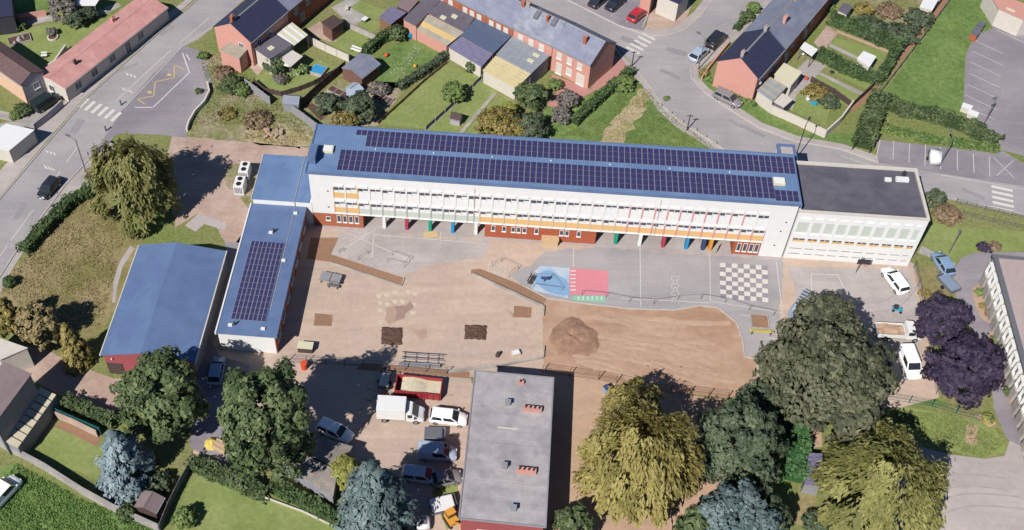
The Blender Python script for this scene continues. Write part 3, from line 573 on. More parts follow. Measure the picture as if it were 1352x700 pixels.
# -------- bottom-left gardens
sheet('lawn', [(50, 588), (72, 564), (140, 592), (136, 636), (60, 606)], 'lawn', 1.2)
sheet('vegetable_bed', [(72, 562), (82, 556), (132, 578), (128, 590)], 'soil_mid', 2)
sheet('lawn', [(0, 620), (20, 612), (110, 660), (210, 700), (220, 760), (-60, 760), (-60, 620)], 'lush', 1.2)
sheet('lawn', [(258, 622), (300, 636), (360, 660), (440, 690), (470, 730), (220, 740), (236, 670)], 'lawn', 1.2)

# faint tyre marks on the dusty yard and the pale car park
def tyre(pts, m, layer, parent):
    w = [g(*p) for p in pts]; w = [w[0]] + w + [w[-1]]; c = []
    for i in range(1, len(w) - 2):
        for k in range(8): t = k / 8; c.append(.5 * ((2 * w[i]) + (w[i + 1] - w[i - 1]) * t + (2 * w[i - 1] - 5 * w[i] + 4 * w[i + 1] - w[i + 2]) * t * t + (3 * w[i] - w[i - 1] - 3 * w[i + 1] + w[i + 2]) * t ** 3))
    c.append(w[-1])
    for off in (-.75, .75):
        vs = []; fs = []
        for i, p in enumerate(c):
            d = (c[min(i + 1, len(c) - 1)] - c[max(i - 1, 0)]).normalized(); nn = Vector((-d.y, d.x, 0)); wd = .1 + .05 * math.sin(i * 1.7)
            vs += [p + nn * (off - wd) + Vector((0, 0, layer * .004)), p + nn * (off + wd) + Vector((0, 0, layer * .004))]
        for i in range(len(c) - 1): fs.append((2 * i, 2 * i + 2, 2 * i + 3, 2 * i + 1))
        MB().add(vs, fs).build('tyre_mark', m, parent)
tyre([(1330, 640), (1270, 634), (1210, 650), (1190, 690)], 'lot_mark', 2.2, lot2)
tyre([(1350, 664), (1280, 660), (1230, 676), (1210, 700)], 'lot_mark', 2.2, lot2)
tyre([(1090, 420), (1140, 408), (1180, 400), (1206, 372)], 'paving_mark', 4.6, tar3)
tyre([(480, 520), (540, 532), (600, 528)], 'stain', 2.2, play); tyre([(430, 600), (470, 560), (500, 530), (560, 500)], 'stain', 2.2, play)
# -------- land forms that carry their own volume
def mound(name, label, x, y, rx, ry, h, m, seed, cat='mound'):
    p = g(x, y); rng = np.random.default_rng(seed); n, k = 28, 12; vs = [(0, 0, h * .65)]; fs = []
    for j in range(1, k + 1):
        t = j / k
        for i in range(n):
            a = 2 * PI * i / n; w_ = 1 + .07 * math.sin(a * 3 + seed) + .05 * math.sin(a * 5); z = h * (1 - t ** 1.6) * (1 - .35 * (1 - t) ** 2) * (1 + .12 * math.sin(a * 4 + t * 6)) + (rng.uniform(-.1, .1) if j < k else -.02)
            vs.append((math.cos(a) * rx * t * w_, math.sin(a) * ry * t * w_, max(z, .024 if j < k else 0)))
    for i in range(n): fs.append((0, 1 + i, 1 + (i + 1) % n))
    for j in range(k - 1):
        for i in range(n): a, b = 1 + j * n + i, 1 + j * n + (i + 1) % n; fs.append((a, a + n, b + n, b))
    o = MB().add(vs, fs).build(name, m, None, True); o.location = p; return tag(o, label, cat)
mound('earth_mound', 'low heap of dark earth dumped on the brown sand field', 758, 447, 3.2, 3.1, .6, 'mound_earth', 3)
# tyre ruts of the sand field: long low ridges
rr = random.Random(5); rm = MB()
for k in range(30):
    x0 = rr.uniform(735, 900); y0 = rr.uniform(418, 488); L_ = rr.uniform(40, 120); sl_ = rr.uniform(.05, .42); pts = [g(min(985, x0 + L_ * t), min(511, y0 + L_ * sl_ * t - 5 * math.sin(t * PI) * (k % 3 - .6))) for t in [i / 10 for i in range(11)]]
    vs = []; fs = []
    for i, p in enumerate(pts):
        d = (pts[min(i + 1, 10)] - pts[max(i - 1, 0)]); d.normalize(); nn = Vector((-d.y, d.x, 0)) * rr.uniform(.2, .5); h_ = .06 * math.sin(PI * i / 10)
        vs += [p - nn + Vector((0, 0, .022)), p + Vector((0, 0, .022 + h_)), p + nn + Vector((0, 0, .022))]
    for i in range(10): q = i * 3; fs += [(q, q + 1, q + 4, q + 3), (q + 1, q + 2, q + 5, q + 4)]
    rm.add(vs, fs)
o = rm.build('sand_ruts', 'sand_pale', None, True); o['kind'] = 'stuff'; o['label'] = 'raked ruts and ridges of loose sand across the field'; o['category'] = 'sand'

# =================================================================== BUILDINGS
# ---- shared builders
def window(root, face, x, z, w, h, fm='white', pm='glass', sill=True, y=0, bars=True):
    """face: 'f' front (-y), 'b' back, 'l' left (-x), 'r' right; x runs along the face, y = the face's own plane"""
    fr = MB(); t = .06
    for (a, b, c, d) in ((-w / 2, w / 2, -t, 0), (-w / 2, w / 2, h, h + t), (-w / 2 - t, -w / 2, -t, h + t), (w / 2, w / 2 + t, -t, h + t)): fr.box(a, b, -.05, .02, c, d)
    if bars: fr.box(-.025, .025, -.04, .01, .01, h - .01)
    o = fr.build('window', fm, root)
    p = MB().box(-w / 2 + .002, w / 2 - .002, -.015, .02, .002, h - .002).build('pane', pm, o)
    if sill: MB().box(-w / 2 - .1, w / 2 + .1, -.14, .0, -t - .07, -t - .003).build('sill', fm, o)
    if face == 'f': o.location = (x, y, z)
    elif face == 'b': o.location = (x, y, z); o.rotation_euler = (0, 0, PI)
    elif face == 'l': o.location = (y, x, z); o.rotation_euler = (0, 0, -PI / 2)
    else: o.location = (y, x, z); o.rotation_euler = (0, 0, PI / 2)
    return o
def chimney(root, x, y, z0, z1, w=.6, d=.45, m='brick', pots=2):
    o = MB().box(x - w / 2, x + w / 2, y - d / 2, y + d / 2, z0, z1).box(x - w / 2 - .05, x + w / 2 + .05, y - d / 2 - .05, y + d / 2 + .05, z1, z1 + .1).build('chimney', m, root)
    for k in range(pots):
        xx = x + (k - (pots - 1) / 2) * .26; MB().tube((xx, y, z1 + .1), (xx, y, z1 + .38), .09, .075, 8).build('chimney_pot', 'terracotta', o)
    return o
def gable_house(name, label, e0, e1, depth, eave, rise, wall, roof, wins=(), chims=(), cat='house', off=.5, group=None, over=.22, rf_y=None):
    """e0,e1: photo points of the near eave's ends (height eave); the ridge runs parallel; off = ridge position over the depth"""
    a, b = g(*e0, eave), g(*e1, eave); ang = math.atan2(b.y - a.y, b.x - a.x); L = (b - a).length
    root = thing(name, label, cat, (a.x, a.y, 0), ang, group); D = depth; yr = D * off; zr = eave + rise; i = over
    MB().extr([(i, 0), (D - i, 0), (D - i, eave - .02 + rise * i / (D - yr)), (yr, zr - .04), (i, eave - .02 + rise * i / yr)], 'x', 0.04, L - .04).build('wall', wall, root)
    t = .13
    MB().extr([(0, eave), (yr, zr), (yr, zr + t), (0, eave + t)], 'x', -.06, L + .06).build('roof', roof, root)
    MB().extr([(D, eave), (D, eave + t), (yr + .002, zr + t), (yr + .002, zr)], 'x', -.06, L + .06).build('roof', roof, root)
    MB().extr([(yr - .14, zr + t - .05), (yr, zr + t + .06), (yr + .14, zr + t - .05)], 'x', -.06, L + .06).build('ridge_cap', roof if roof in ('terracotta', 'brown_tile', 'mauve_roof', 'wood_dark') else 'concrete_grey', root)
    MB().box(-.06, L + .06, -.13, -.005, eave - .03, eave + .08).build('gutter', 'concrete_grey', root)
    for w_ in wins:
        f_, x, z, ww, hh = w_[:5]; kw = w_[5] if len(w_) > 5 else {}
        window(root, f_, x, z, ww, hh, y={'f': i, 'b': D - i, 'l': .04, 'r': L - .04}[f_], **kw)
    for c in chims: x, yy, w_, h_ = c[:4]; zz = eave + rise * (yy / yr if yy < yr else (D - yy) / (D - yr)); chimney(root, x, yy, zz - .3, zz + h_, w_, m=c[4] if len(c) > 4 else 'brick')
    return root
def mono(name, label, pts, zs, wall, roof, cat='outbuilding', strips=0, lights=(), t=.1, group=None, inset=.12, wins=(), open_=False, striproof=None):
    """a building under one plane roof: photo points of its 4 roof corners with their heights; strips = separate roof sheets along edge 0-1"""
    w = [g(x, y, z) for (x, y), z in zip(pts, zs)]; O = sum(w, Vector()) / 4; O.z = 0; w = [p - O for p in w]
    a = sum(((w[i].x * w[(i + 1) % 4].y - w[(i + 1) % 4].x * w[i].y) for i in range(4)))
    if a < 0: w = [w[1], w[0], w[3], w[2]]
    ang = math.atan2(w[1].y - w[0].y, w[1].x - w[0].x)
    root = thing(name, label, cat, O, ang, group); rot = Matrix.Rotation(-ang, 3, 'Z'); w = [rot @ p for p in w]; c = sum(w, Vector()) / 4
    ins = []
    for p in w: d = (c - p); d.z = 0; ins.append(p + d.normalized() * inset * 1.4)
    if open_:
        for p in ins: MB().box(p.x - .06, p.x + .06, p.y - .06, p.y + .06, 0, p.z - .02).build('post', wall, root)
    else:
        MB().prism([(p.x, p.y) for p in ins], 0, [p.z - t * .3 for p in ins]).build('wall', wall, root)
    up = Vector((0, 0, t)); n = strips or 1
    for k in range(n):
        gap = .012 if strips else 0
        q = [w[0].lerp(w[1], k / n + gap), w[0].lerp(w[1], (k + 1) / n - gap), w[3].lerp(w[2], (k + 1) / n - gap), w[3].lerp(w[2], k / n + gap)]
        mm = roof if not striproof else striproof[k % len(striproof)]
        MB().add(q + [p + up for p in q], [(3, 2, 1, 0), (4, 5, 6, 7), (0, 1, 5, 4), (1, 2, 6, 5), (2, 3, 7, 6), (3, 0, 4, 7)]).build('roof_sheet' if strips else 'roof', mm, root)
    for (u, v, su, sv) in lights:
        f_ = lambda uu, vv: w[0].lerp(w[1], uu).lerp(w[3].lerp(w[2], uu), vv)
        q = [f_(u, v) + up * 1.02, f_(u + su, v) + up * 1.02, f_(u + su, v + sv) + up * 1.02, f_(u, v + sv) + up * 1.02]; uu = Vector((0, 0, .09))
        s_ = MB().add(q + [p + uu for p in q], [(3, 2, 1, 0), (4, 5, 6, 7), (0, 1, 5, 4), (1, 2, 6, 5), (2, 3, 7, 6), (3, 0, 4, 7)]).build('skylight', 'cream', root)
    return root

# ---- the school: one grid for all its blocks
A_ = g(407, 227, 10); ANG = R(-5.364)
def sl(u, v, z=0): return Vector((A_.x + u * math.cos(ANG) - v * math.sin(ANG), A_.y + u * math.sin(ANG) + v * math.cos(ANG), z))
def sthing(name, label, u, v, cat='building'): return thing(name, label, cat, sl(u, v), ANG)

sch = sthing('school_building', 'long white school block with solar panels on its blue roof and coloured window bands', 0, 0)
LEN, DEP, HT = 62.0, 8.6, 10.0
U0, PITCHB, NB = 2.97, 1.6, 35; U1 = U0 + PITCHB * NB
wl = MB()
wl.box(0, U0, 0, .3, 2.5, HT).box(U1, LEN, 0, .3, 0, HT).box(U0, U1, 0, .3, 7.62, HT).box(U0, U1, 0, .3, 4.86, 5.56).box(U0, U1, 0, .3, 2.5, 2.8)
wl.box(0, LEN, .3, DEP, 2.5, HT).box(U1, LEN, .3, DEP, 0, 2.5)
wl.build('wall', 'white', sch)
for (u0, u1, mm) in ((0.02, 6.7, 'brick'), (22.95, 37.6, 'brick_deep'), (55.5, U1 - .004, 'brick_deep')):
    MB().box(u0, u1, .06, DEP - .05, 0, 2.496).build('brick_wall', mm, sch)
for u0, u1 in ((6.7, 22.95), (37.6, 55.5)): MB().box(u0, u1, 3.2, DEP - .06, 0, 2.494).build('inner_wall', 'dark', sch)  # back walls coloured near black, painting in the undercroft's shade
# columns of the open undercroft
for u, mm in ((9.48, 'white'), (12.48, 'crimson'), (15.63, 'emerald'), (18.66, 'azure'), (21.77, 'white'), (40.32, 'emerald'), (43.46, 'white'), (46.55, 'crimson'), (49.59, 'azure'), (51.76, 'navy'), (52.69, 'amber')):
    o = MB().box(-.22, .22, -.1, .65, 0, 2.49).build('column', mm, sch, bevel=.04); o.location = (u, .35, 0)
# window bands
wf = MB(); t = .05; bw = PITCHB - .18
for (x0, x1, z0, z1) in ((-bw / 2, bw / 2, 0, t), (-bw / 2, bw / 2, 1.0 - t, 1.0), (-bw / 2, -bw / 2 + t, t, 1.0 - t), (bw / 2 - t, bw / 2, t, 1.0 - t), (-.03, .03, t, 1.0 - t)): wf.box(x0, x1, .03, .2, z0, z1)
wsrc = psrc = None; bl = {}
pan = {}
def panel_obj(mm):
    if mm not in pan:
        pan[mm] = MB().box(-bw / 2, bw / 2, .03, .25, 0, .92); pan[mm] = (pan[mm], None)
    mb, o = pan[mm]
    if o is None: o = mb.build('spandrel_panel', mm, sch); pan[mm] = (mb, o); return o
    c = o.copy(); C.objects.link(c); c.parent = sch; return c
mul = {}
rr = random.Random(11)
blsrc = {}
def blind(parent, x, drop):
    k = round(drop, 1)
    if k not in blsrc: blsrc[k] = MB().box(-bw / 4 + .05, bw / 4 - .05, .115, .15, -k, 0).build('shutter', 'white', parent); o = blsrc[k]
    else: o = blsrc[k].copy(); C.objects.link(o); o.parent = parent
    o.location = (x, 0, .95); return o
for lev, z0 in ((0, 2.8), (1, 5.56)):
    for k in range(NB):
        uc = U0 + PITCHB * (k + .5)
        if wsrc is None: wsrc = wf.build('window', 'white', sch); w_ = wsrc
        else: w_ = wsrc.copy(); C.objects.link(w_); w_.parent = sch
        w_.location = (uc, 0, z0 + 1.02)
        if psrc is None: psrc = MB().box(-bw / 2 + t, bw / 2 - t, .1, .19, t, 1 - t).build('pane', 'glass', w_); p_ = psrc
        else: p_ = psrc.copy(); C.objects.link(p_); p_.parent = w_
        # outside roller shutters, half drawn: their feet rest on the sill, the glass shows above
        for sx in (-1, 1):
            hh = rr.choice((.3, .35, .4, .45) if sx < 0 else (.4, .5, .5, .6)); kx = ('s', hh)
            if kx not in blsrc: blsrc[kx] = MB().box(-bw / 4 + .045, bw / 4 - .045, .05, .095, t, t + hh).build('shutter', 'white', w_); s_ = blsrc[kx]
            else: s_ = blsrc[kx].copy(); C.objects.link(s_); s_.parent = w_
            s_.location = (sx * bw / 4, 0, 0)
        if k < 2: mm = 'orange'
        elif lev == 1: mm = 'white'
        else: mm = 'mint' if uc < 22.5 else 'orange'
        q = panel_obj(mm); q.location = (uc, 0, z0 + .04)
    for k in range(NB + 1):
        u = U0 + PITCHB * k
        mm = 'orange' if k in (0, 2) else ('rosy' if u > 40 and not (lev == 1 and u > 56) else ('white' if lev else ('grey_line' if u < 22 else 'cream_panel')))
        kk = (mm, 'e' if k in (0, NB) else 'm')
        if kk not in mul:
            d0, d1 = (-.085, .085) if kk[1] == 'm' else ((.0, .085) if k == 0 else (-.085, 0)); mul[kk] = MB().box(d0, d1, -.03, .295, 0.003, 2.05).build('mullion', mm, sch); o = mul[kk]
        elif kk[1] == 'e': d0, d1 = (.0, .085) if k == 0 else (-.085, 0); o = MB().box(d0, d1, -.03, .295, 0.003, 2.05).build('mullion', mm, sch)
        else: o = mul[kk].copy(); C.objects.link(o); o.parent = sch
        o.location = (u, 0, z0)
lsrc = None
for lev, zz, m0 in ((0, 5.18, 0), (1, 7.98, 0)):
    for k in range(NB):
        if lsrc is None: lsrc = MB().box(-.58, .58, -.2, -.002, 0, .07).build('drip_ledge', 'white', sch); o = lsrc
        else: o = lsrc.copy(); C.objects.link(o); o.parent = sch
        o.location = (U0 + PITCHB * (k + .5), 0, zz)
for k in range(NB):
    o = lsrc.copy(); C.objects.link(o); o.parent = sch; o.location = (U0 + PITCHB * (k + .5), 0, 2.62); o.scale = (1.2, .6, .8)
# ground floor windows and doors
for u in (3.45, 4.25, 5.05, 5.85): window(sch, 'f', u, 1.0, .42, 1.15, y=.06, bars=False)
window(sch, 'f', 2.0, 1.2, .5, .6, y=.06, bars=False)
for u in (24.05, 25.49, 26.7, 27.41, 28.18, 29.77, 33.06, 33.77, 35.33): window(sch, 'f', u, 1.35, .42, .85, y=.06, bars=False)
for u in (56.2, 57.0, 57.8, 58.5): window(sch, 'f', u, .7, .42, 1.4, y=.06, bars=False)
MB().box(30.6, 32.7, -.9, .05, 0, 1.05).box(30.5, 32.8, -1.0, .05, 1.05, 1.12).build('porch', 'wood_pale', sch)
for u, z in ((61.1, 6.6), (60.8, 4.9), (60.6, 2.2), (2.3, 6.7), (2.2, 3.7)): MB().box(u - .09, u + .09, -.08, -.002, z, z + .14).build('wall_vent', 'dark', sch)
for k in range(10):
    for u0 in (7.2, 38.2): MB().box(u0 + k * 1.55, u0 + k * 1.55 + 1.2, 3.1, 3.19, .02, 2.0).build('door', 'mid_grey', sch)
for u, zz in ((21.4, 9.0), (45.0, 9.2)): MB().tube((u, -.06, 2.6), (u, -.06, zz), .045, .045, 6).build('drainpipe', 'offwhite', sch)
# blue roof
MB().box(-.25, LEN + .1, -.12, DEP + .15, HT + .002, HT + .12).build('roof', 'blue_roof', sch)
MB().box(-.25, LEN + .1, -.3, -.122, HT - .1, HT + .2).build('gutter', 'blue_roof_plain', sch)
MB().box(-.25, LEN + .1, DEP + .152, DEP + .3, HT - .05, HT + .24).build('gutter', 'blue_roof_plain', sch)
MB().box(-.4, -.252, -.3, DEP + .3, HT - .1, HT + .24).build('verge_trim', 'blue_roof_plain', sch)
MB().box(LEN + .102, LEN + .24, -.3, DEP + .3, HT - .4, HT + .2).build('verge_trim', 'blue_roof_plain', sch)
# solar panels: every panel its own piece
def solar(w, d):
    mb = MB(); mb.box(-w / 2, w / 2, -d / 2, d / 2, 0, .04); mb.mi = 1; e = .05
    for s_ in (-1, 1):
        x0, x1 = (-w / 2 + e, -.04) if s_ < 0 else (.04, w / 2 - e)
        mb.add([(x0, -d / 2 + .008, .043), (x1, -d / 2 + .008, .043), (x1, d / 2 - .008, .043), (x0, d / 2 - .008, .043)], [(0, 1, 2, 3)])
    return mb
s1 = s2 = None
for j in range(4):
    for k in range(37):
        u = 3.55 + 1.5 * (k + .5) + 1.5; u = 3.55 + 1.5 * (k + .5)
        s1 = s1 or solar(1.48, .945).build('solar_panel', ['alu', 'cell'], sch); o = s1 if (j, k) == (0, 0) else s1.copy()
        if o is not s1: C.objects.link(o); o.parent = sch
        o.location = (u, .98 + j * .955, HT + .16)
for k in range(2):
    for j in range(2): o = s1.copy(); C.objects.link(o); o.parent = sch; o.location = (59.05 + .75 + 1.5 * k - .05, .98 + j * .955 - .3, HT + .16)
for j in range(3):
    for k in range(37):
        u = 6.6 + 1.5 * (k + .5)
        if u > 62: continue
        s2 = s2 or solar(1.48, 1.02).build('solar_panel', ['alu', 'cell'], sch); o = s2 if (j, k) == (0, 0) else s2.copy()
        if o is not s2: C.objects.link(o); o.parent = sch
        o.location = (u, 5.72 + j * 1.03, HT + .16)
o = s2.copy(); C.objects.link(o); o.parent = sch; o.location = (5.85, 7.78, HT + .16)
for u, v in ((1.92, 4.1), (59.75, 3.55)):
    h_ = MB().box(u - .75, u + .75, v - .62, v + .62, HT + .12, HT + .5).build('roof_hatch', 'cream', sch, bevel=.03)
    MB().box(u - .62, u + .62, v - .5, v + .5, HT + .502, HT + .53).build('hatch_glazing', 'white', h_)
MB().box(-.15, .75, 1.3, 3.6, HT + .12, HT + 1.5).box(-.2, .8, 1.25, 3.65, HT + 1.5, HT + 1.58).build('stair_box', 'blue_roof_plain', sch)
for k in range(7): MB().box(8 + k * 7.6, 8.16 + k * 7.6, 4.75, 4.87, HT + .12, HT + .24).build('roof_anchor', 'white', sch)
# ---- stair tower behind the school
st = sthing('stair_tower', 'small white box with a blue rimmed top behind the school roof', 60.9, 9.1, 'tower')
MB().box(0, 2.2, 0, 3.4, 0, 8.2).build('wall', 'white', st)
rim = MB()
for (a, b, c, d) in ((-.1, 2.3, -.1, .25), (-.1, 2.3, 3.2, 3.55), (-.1, .25, .25, 3.2), (1.95, 2.3, .25, 3.2)): rim.box(a, b, c, d, 8.2, 8.55)
rim.build('roof_rim', 'blue_roof_plain', st); MB().box(.25, 1.95, .25, 3.2, 8.202, 8.3).build('roof', 'paving', st)

# ---- annex: lower, dark flat roof
an = sthing('school_annex', 'white flat roofed end block with dark bitumen roof and pale green glazing', 62.25, 0)
AL, AD, AH = 16.0, 9.0, 8.6
wl = MB().box(0, AL, .3, AD, 0, AH)
z_ = [0, .55, .95, 1.55, 1.95, 3.3, 3.98, 4.75, 6.85, 7.5, 7.72, AH]; bay = 1.56; ub = .55
# skin with openings: solid bands and piers
for (z0, z1) in ((0, .8), (1.0, 1.8), (2.0, 3.2), (4.0, 4.8), (6.85, AH)): wl.box(0, AL, 0, .3, z0, z1)
piers = [0.0] + [ub + bay * k for k in range(10)]
for (z0, z1) in ((.8, 1.0), (1.8, 2.0), (3.2, 4.0), (4.8, 6.85)):
    wl.box(0, ub - .15, 0, .3, z0, z1)
    for k in range(1, 10): wl.box(ub + bay * k - .2, ub + bay * k + .2 - .02, 0, .3, z0, z1)
    wl.box(ub + bay * 9 + .95, AL, 0, .3, z0, z1)
wl.build('wall', 'white', an)
for k in range(10):
    x0 = ub + (-.15 if k == 0 else .18) + bay * k; x1 = ub + bay * (k + 1) - .2 if k < 9 else ub + bay * 9 + .95
    xm, hw = (x0 + x1) / 2, (x1 - x0) / 2
    o = MB().box(-hw, hw, .06, .16, 0, .06).box(-hw, hw, .06, .16, 1.98, 2.05).box(-hw, -hw + .05, .06, .16, .06, 1.98).box(hw - .05, hw, .06, .16, .06, 1.98).build('window', 'white', an); o.location = (xm, 0, 4.8)
    MB().box(-hw + .05, hw - .05, .12, .25, .06, 1.98).build('pane', 'mint', o)
    o = MB().box(-hw, hw, .04, .2, .62, .8).box(-.03, .03, .04, .2, .3, .62).build('window', 'white', an); o.location = (xm, 0, 3.2)
    MB().box(-hw, hw, .08, .25, .3, .62).build('pane', 'glass', o); MB().box(-hw, hw, .03, .25, 0, .3).build('spandrel_panel', 'orange', o)
    for zz in (.8, 1.8):
        o = MB().box(-hw, hw, .1, .25, 0, .2).build('vent_strip', 'dark', an); o.location = (xm, 0, zz)
    MB().box(x0 + .1, x1 - .1, -.2, -.002, 7.55, 7.63).build('drip_ledge', 'white', an)
    MB().box(x0, x1, -.16, -.002, 4.7, 4.76).build('drip_ledge', 'white', an)
MB().box(.3, AL - .3, .3, AD - .3, AH + .002, AH + .06).build('roof', 'bitumen', an)
MB().box(-.02, AL + .05, -.05, .3, AH + .002, AH + .22).box(-.02, AL + .05, AD - .3, AD + .05, AH + .002, AH + .4).box(AL - .3, AL + .05, .3, AD - .3, AH + .002, AH + .3).build('parapet', 'offwhite', an)
MB().box(13.0, 14.6, 6.6, 7.2, AH + .06, AH + .5).box(11.6, 12.4, 6.5, 7.0, AH + .06, AH + .4).build('roof_vent', 'white', an); MB().tube((14.2, 7.9, AH), (14.2, 7.9, AH + .7), .25, .25, 10).build('roof_vent', 'dark', an)
for k in range(5): window(an, 'r', 1.4 + k * 1.6, 4.9, 1.0, 1.6, y=AL, sill=False)

# ---- low link block, wing with panels, gym
lk = sthing('link_block', 'low link block with plain blue metal roof between school and heat pumps', -7.9, .02)
MB().box(0, 7.85, 0, 8.3, 0, 4.3).build('wall', 'white', lk); MB().box(-.15, 7.55, -.1, 8.45, 4.302, 4.45).build('roof', 'blue_roof', lk)
MB().tube((5.6, -.05, 4.5), (5.6, 8.3, 4.5), .05, .05, 6).build('roof_cable', 'paving', lk); MB().tube((5.6, -.06, 3.5), (5.6, -.06, 4.5), .05, .05, 6).build('roof_cable', 'paving', lk)
MB().box(-.2, -.152, -.1, 8.45, 4.1, 4.5).build('verge_trim', 'white', lk)

wg = sthing('wing_building', 'low school wing with blue roof, brick side and a field of solar panels', -8.0, -21.7)
MB().box(0, 6.9, .05, 21.6, 0, 3.35).build('wall', 'white', wg)
MB().box(6.902, 7.0, .1, 21.55, 0, 3.3).build('brick_wall', 'brick_deep', wg)
MB().box(-.12, 7.1, -.15, 21.65, 3.352, 3.5).build('roof', 'blue_roof_plain', wg)
MB().box(-.3, -.122, -.15, 21.65, 3.2, 3.6).build('verge_trim', 'white', wg); MB().box(7.1, 7.25, -.15, 21.65, 3.25, 3.52).build('gutter', 'blue_roof_plain', wg)
for k in range(7): window(wg, 'r', 1.8 + k * 3.0, 1.0, 1.5, 1.3, y=7.0)
s3 = None
for j in range(13):
    for k in range(4):
        if s3 is None: s3 = solar(1.05, .96).build('solar_panel', ['alu', 'cell'], wg); o = s3
        else: o = s3.copy(); C.objects.link(o); o.parent = wg
        o.location = (1.72 + 1.08 * k, 2.55 + j * .99, 3.56)
for x, y, m_ in ((3.4, 16.6, 'white'), (1.35, 1.15, 'white'), (5.9, 12.0, 'white'), (5.4, .95, 'white'), (6.0, 20.3, 'white')): MB().box(x - .25, x + .25, y - .16, y + .16, 3.5, 3.72).build('roof_vent', m_, wg)
MB().tube((1.9, 1.3, 3.5), (1.9, 1.3, 4.1), .12, .12, 8).build('flue', 'dark', wg); MB().tube((3.8, 16.8, 3.5), (3.8, 16.8, 4.1), .14, .14, 8).build('flue', 'dark', wg)
MB().tube((5.75, 4, 3.53), (5.75, 21.5, 3.53), .04, .04, 6).build('roof_cable', 'paving', wg)

gy = sthing('gym_hall', 'long hall with smooth blue roof and red end wall beside the rough lawn', -20.9, -26.6)
GL, GW = 17.6, 11.3
MB().extr([(.25, 0), (GW - .25, 0), (GW - .25, 3.7), (5.0, 4.65), (.25, 3.7)], 'y', .32, GL - .2).build('wall', 'concrete_grey', gy)
MB().extr([(.25, 0), (GW - .25, 0), (GW - .25, 3.7), (5.0, 4.65), (.25, 3.7)], 'y', .2, .318).build('end_wall', 'wall_red', gy)
for (x0, z0, x1, z1) in ((0, 3.7, 4.998, 4.7), (5.0, 4.7, GW, 3.7)): MB().extr([(x0, z0), (x1, z1), (x1, z1 + .12), (x0, z0 + .12)], 'y', 0, GL).build('roof', 'blue_roof_plain', gy)
for x0, x1 in ((-.14, -.002), (GW + .002, GW + .14)): MB().box(x0, x1, 0, GL, 3.6, 3.86).build('gutter', 'offwhite', gy)
MB().box(.3, 2.2, .12, .19, 0, 2.1).build('door', 'wood_dark', gy)
MB().tube((1.2, .1, 3.2), (1.2, -.1, 3.2), .09, .09, 8).build('wall_lamp', 'white', gy)

# ---- brick block of flats with grey slab roof
bk_p = g(605.5, 685, 5); bk = thing('apartment_block', 'brick block with long flat grey slab roof and brick chimneys', 'building', (bk_p.x, bk_p.y, 0), R(-6.5))
BW, BL = 9.1, 19.1
MB().box(.25, BW - .25, .25, BL - .25, 0, 4.85).build('wall', 'wall_red', bk)
MB().box(0, BW, 0, BL, 4.852, 5.0).build('roof', 'slab_roof', bk)
rim = MB()
for (a, b, c, d) in ((-.06, BW + .06, -.06, .1), (-.06, BW + .06, BL - .1, BL + .06), (-.06, .1, .1, BL - .1), (BW - .1, BW + .06, .1, BL - .1)): rim.box(a, b, c, d, 5.002, 5.09)
rim.build('roof_rim', 'concrete_grey', bk)
for k in range(1, 8): MB().box(.1, BW - .1, k * BL / 8 - .04, k * BL / 8 + .04, 5.002, 5.025).build('roof_seam', 'slab_roof', bk)
for x, y, w, d, h in ((6.9, 14.4, 2.1, .6, .5), (6.7, 6.4, 2.1, .6, .5), (5.4, 17.9, .7, .35, .4)):
    c_ = MB().box(x - w / 2, x + w / 2, y - d / 2, y + d / 2, 5.0, 5 + h).build('chimney', 'brick_pink', bk)
    for q in range(4 if w > 1 else 1): MB().tube((x - w / 2 + .3 + q * .5, y, 5 + h), (x - w / 2 + .3 + q * .5, y, 5.3 + h), .11, .09, 8).build('chimney_pot', 'dark', c_)
for x, y in ((4.1, 14.9), (4.3, 6.7), (5.6, 1.7)): MB().box(x - .28, x + .28, y - .22, y + .22, 5.0, 5.6).box(x - .34, x + .34, y - .28, y + .28, 5.6, 5.68).build('roof_vent', 'concrete_grey', bk)
MB().box(3.2, 5.4, 11.6, 11.8, 5.003, 5.03).build('roof_patch', 'offwhite', bk)
for k in range(5): window(bk, 'l', 2.2 + k * 3.6, 1.2, 1.2, 1.4, y=.25); window(bk, 'r', 2.2 + k * 3.6, 1.2, 1.2, 1.4, y=BW - .25)
for k in range(2): window(bk, 'f', 2.6 + k * 3.6, 1.2, 1.2, 1.4, y=.25)

# ---- right-hand block with flat pinkish roof, cut by the frame
rb_p = g(1311, 336, 5); rb_q = g(1372, 560, 5); rang = math.atan2(rb_q.y - rb_p.y, rb_q.x - rb_p.x)
rb = thing('office_block', 'flat pinkish roofed building with white framed windows cut by the right edge', 'building', (rb_p.x, rb_p.y, 0), rang)
RL = (rb_q - rb_p).length + 4
MB().box(0, RL, .25, 14, 0, 4.6).build('wall', 'offwhite', rb); MB().box(.3, RL - .3, .6, 13.7, 4.602, 4.7).build('roof', 'pink_roof', rb)
MB().box(-.1, RL, 0, .6, 4.602, 4.95).box(-.1, .3, .6, 14, 4.602, 4.95).build('parapet', 'mid_grey', rb)
k = 0; x = 1.2
while x < RL - 1:
    o = MB().box(-.55, .55, -.25, .24, 0, .12).box(-.55, .55, -.25, .24, 1.65, 1.78).box(-.55, -.45, -.25, .24, .12, 1.65).box(.45, .55, -.25, .24, .12, 1.65).build('window', 'white', rb); o.location = (x, 0, 2.5)
    MB().box(-.45, .45, .1, .2, .12, 1.65).build('pane', 'glass', o)
    MB().box(x - .55, x + .55, -.2, .24, .3, 2.2).build('bay_wall', 'concrete', rb); x += 1.75
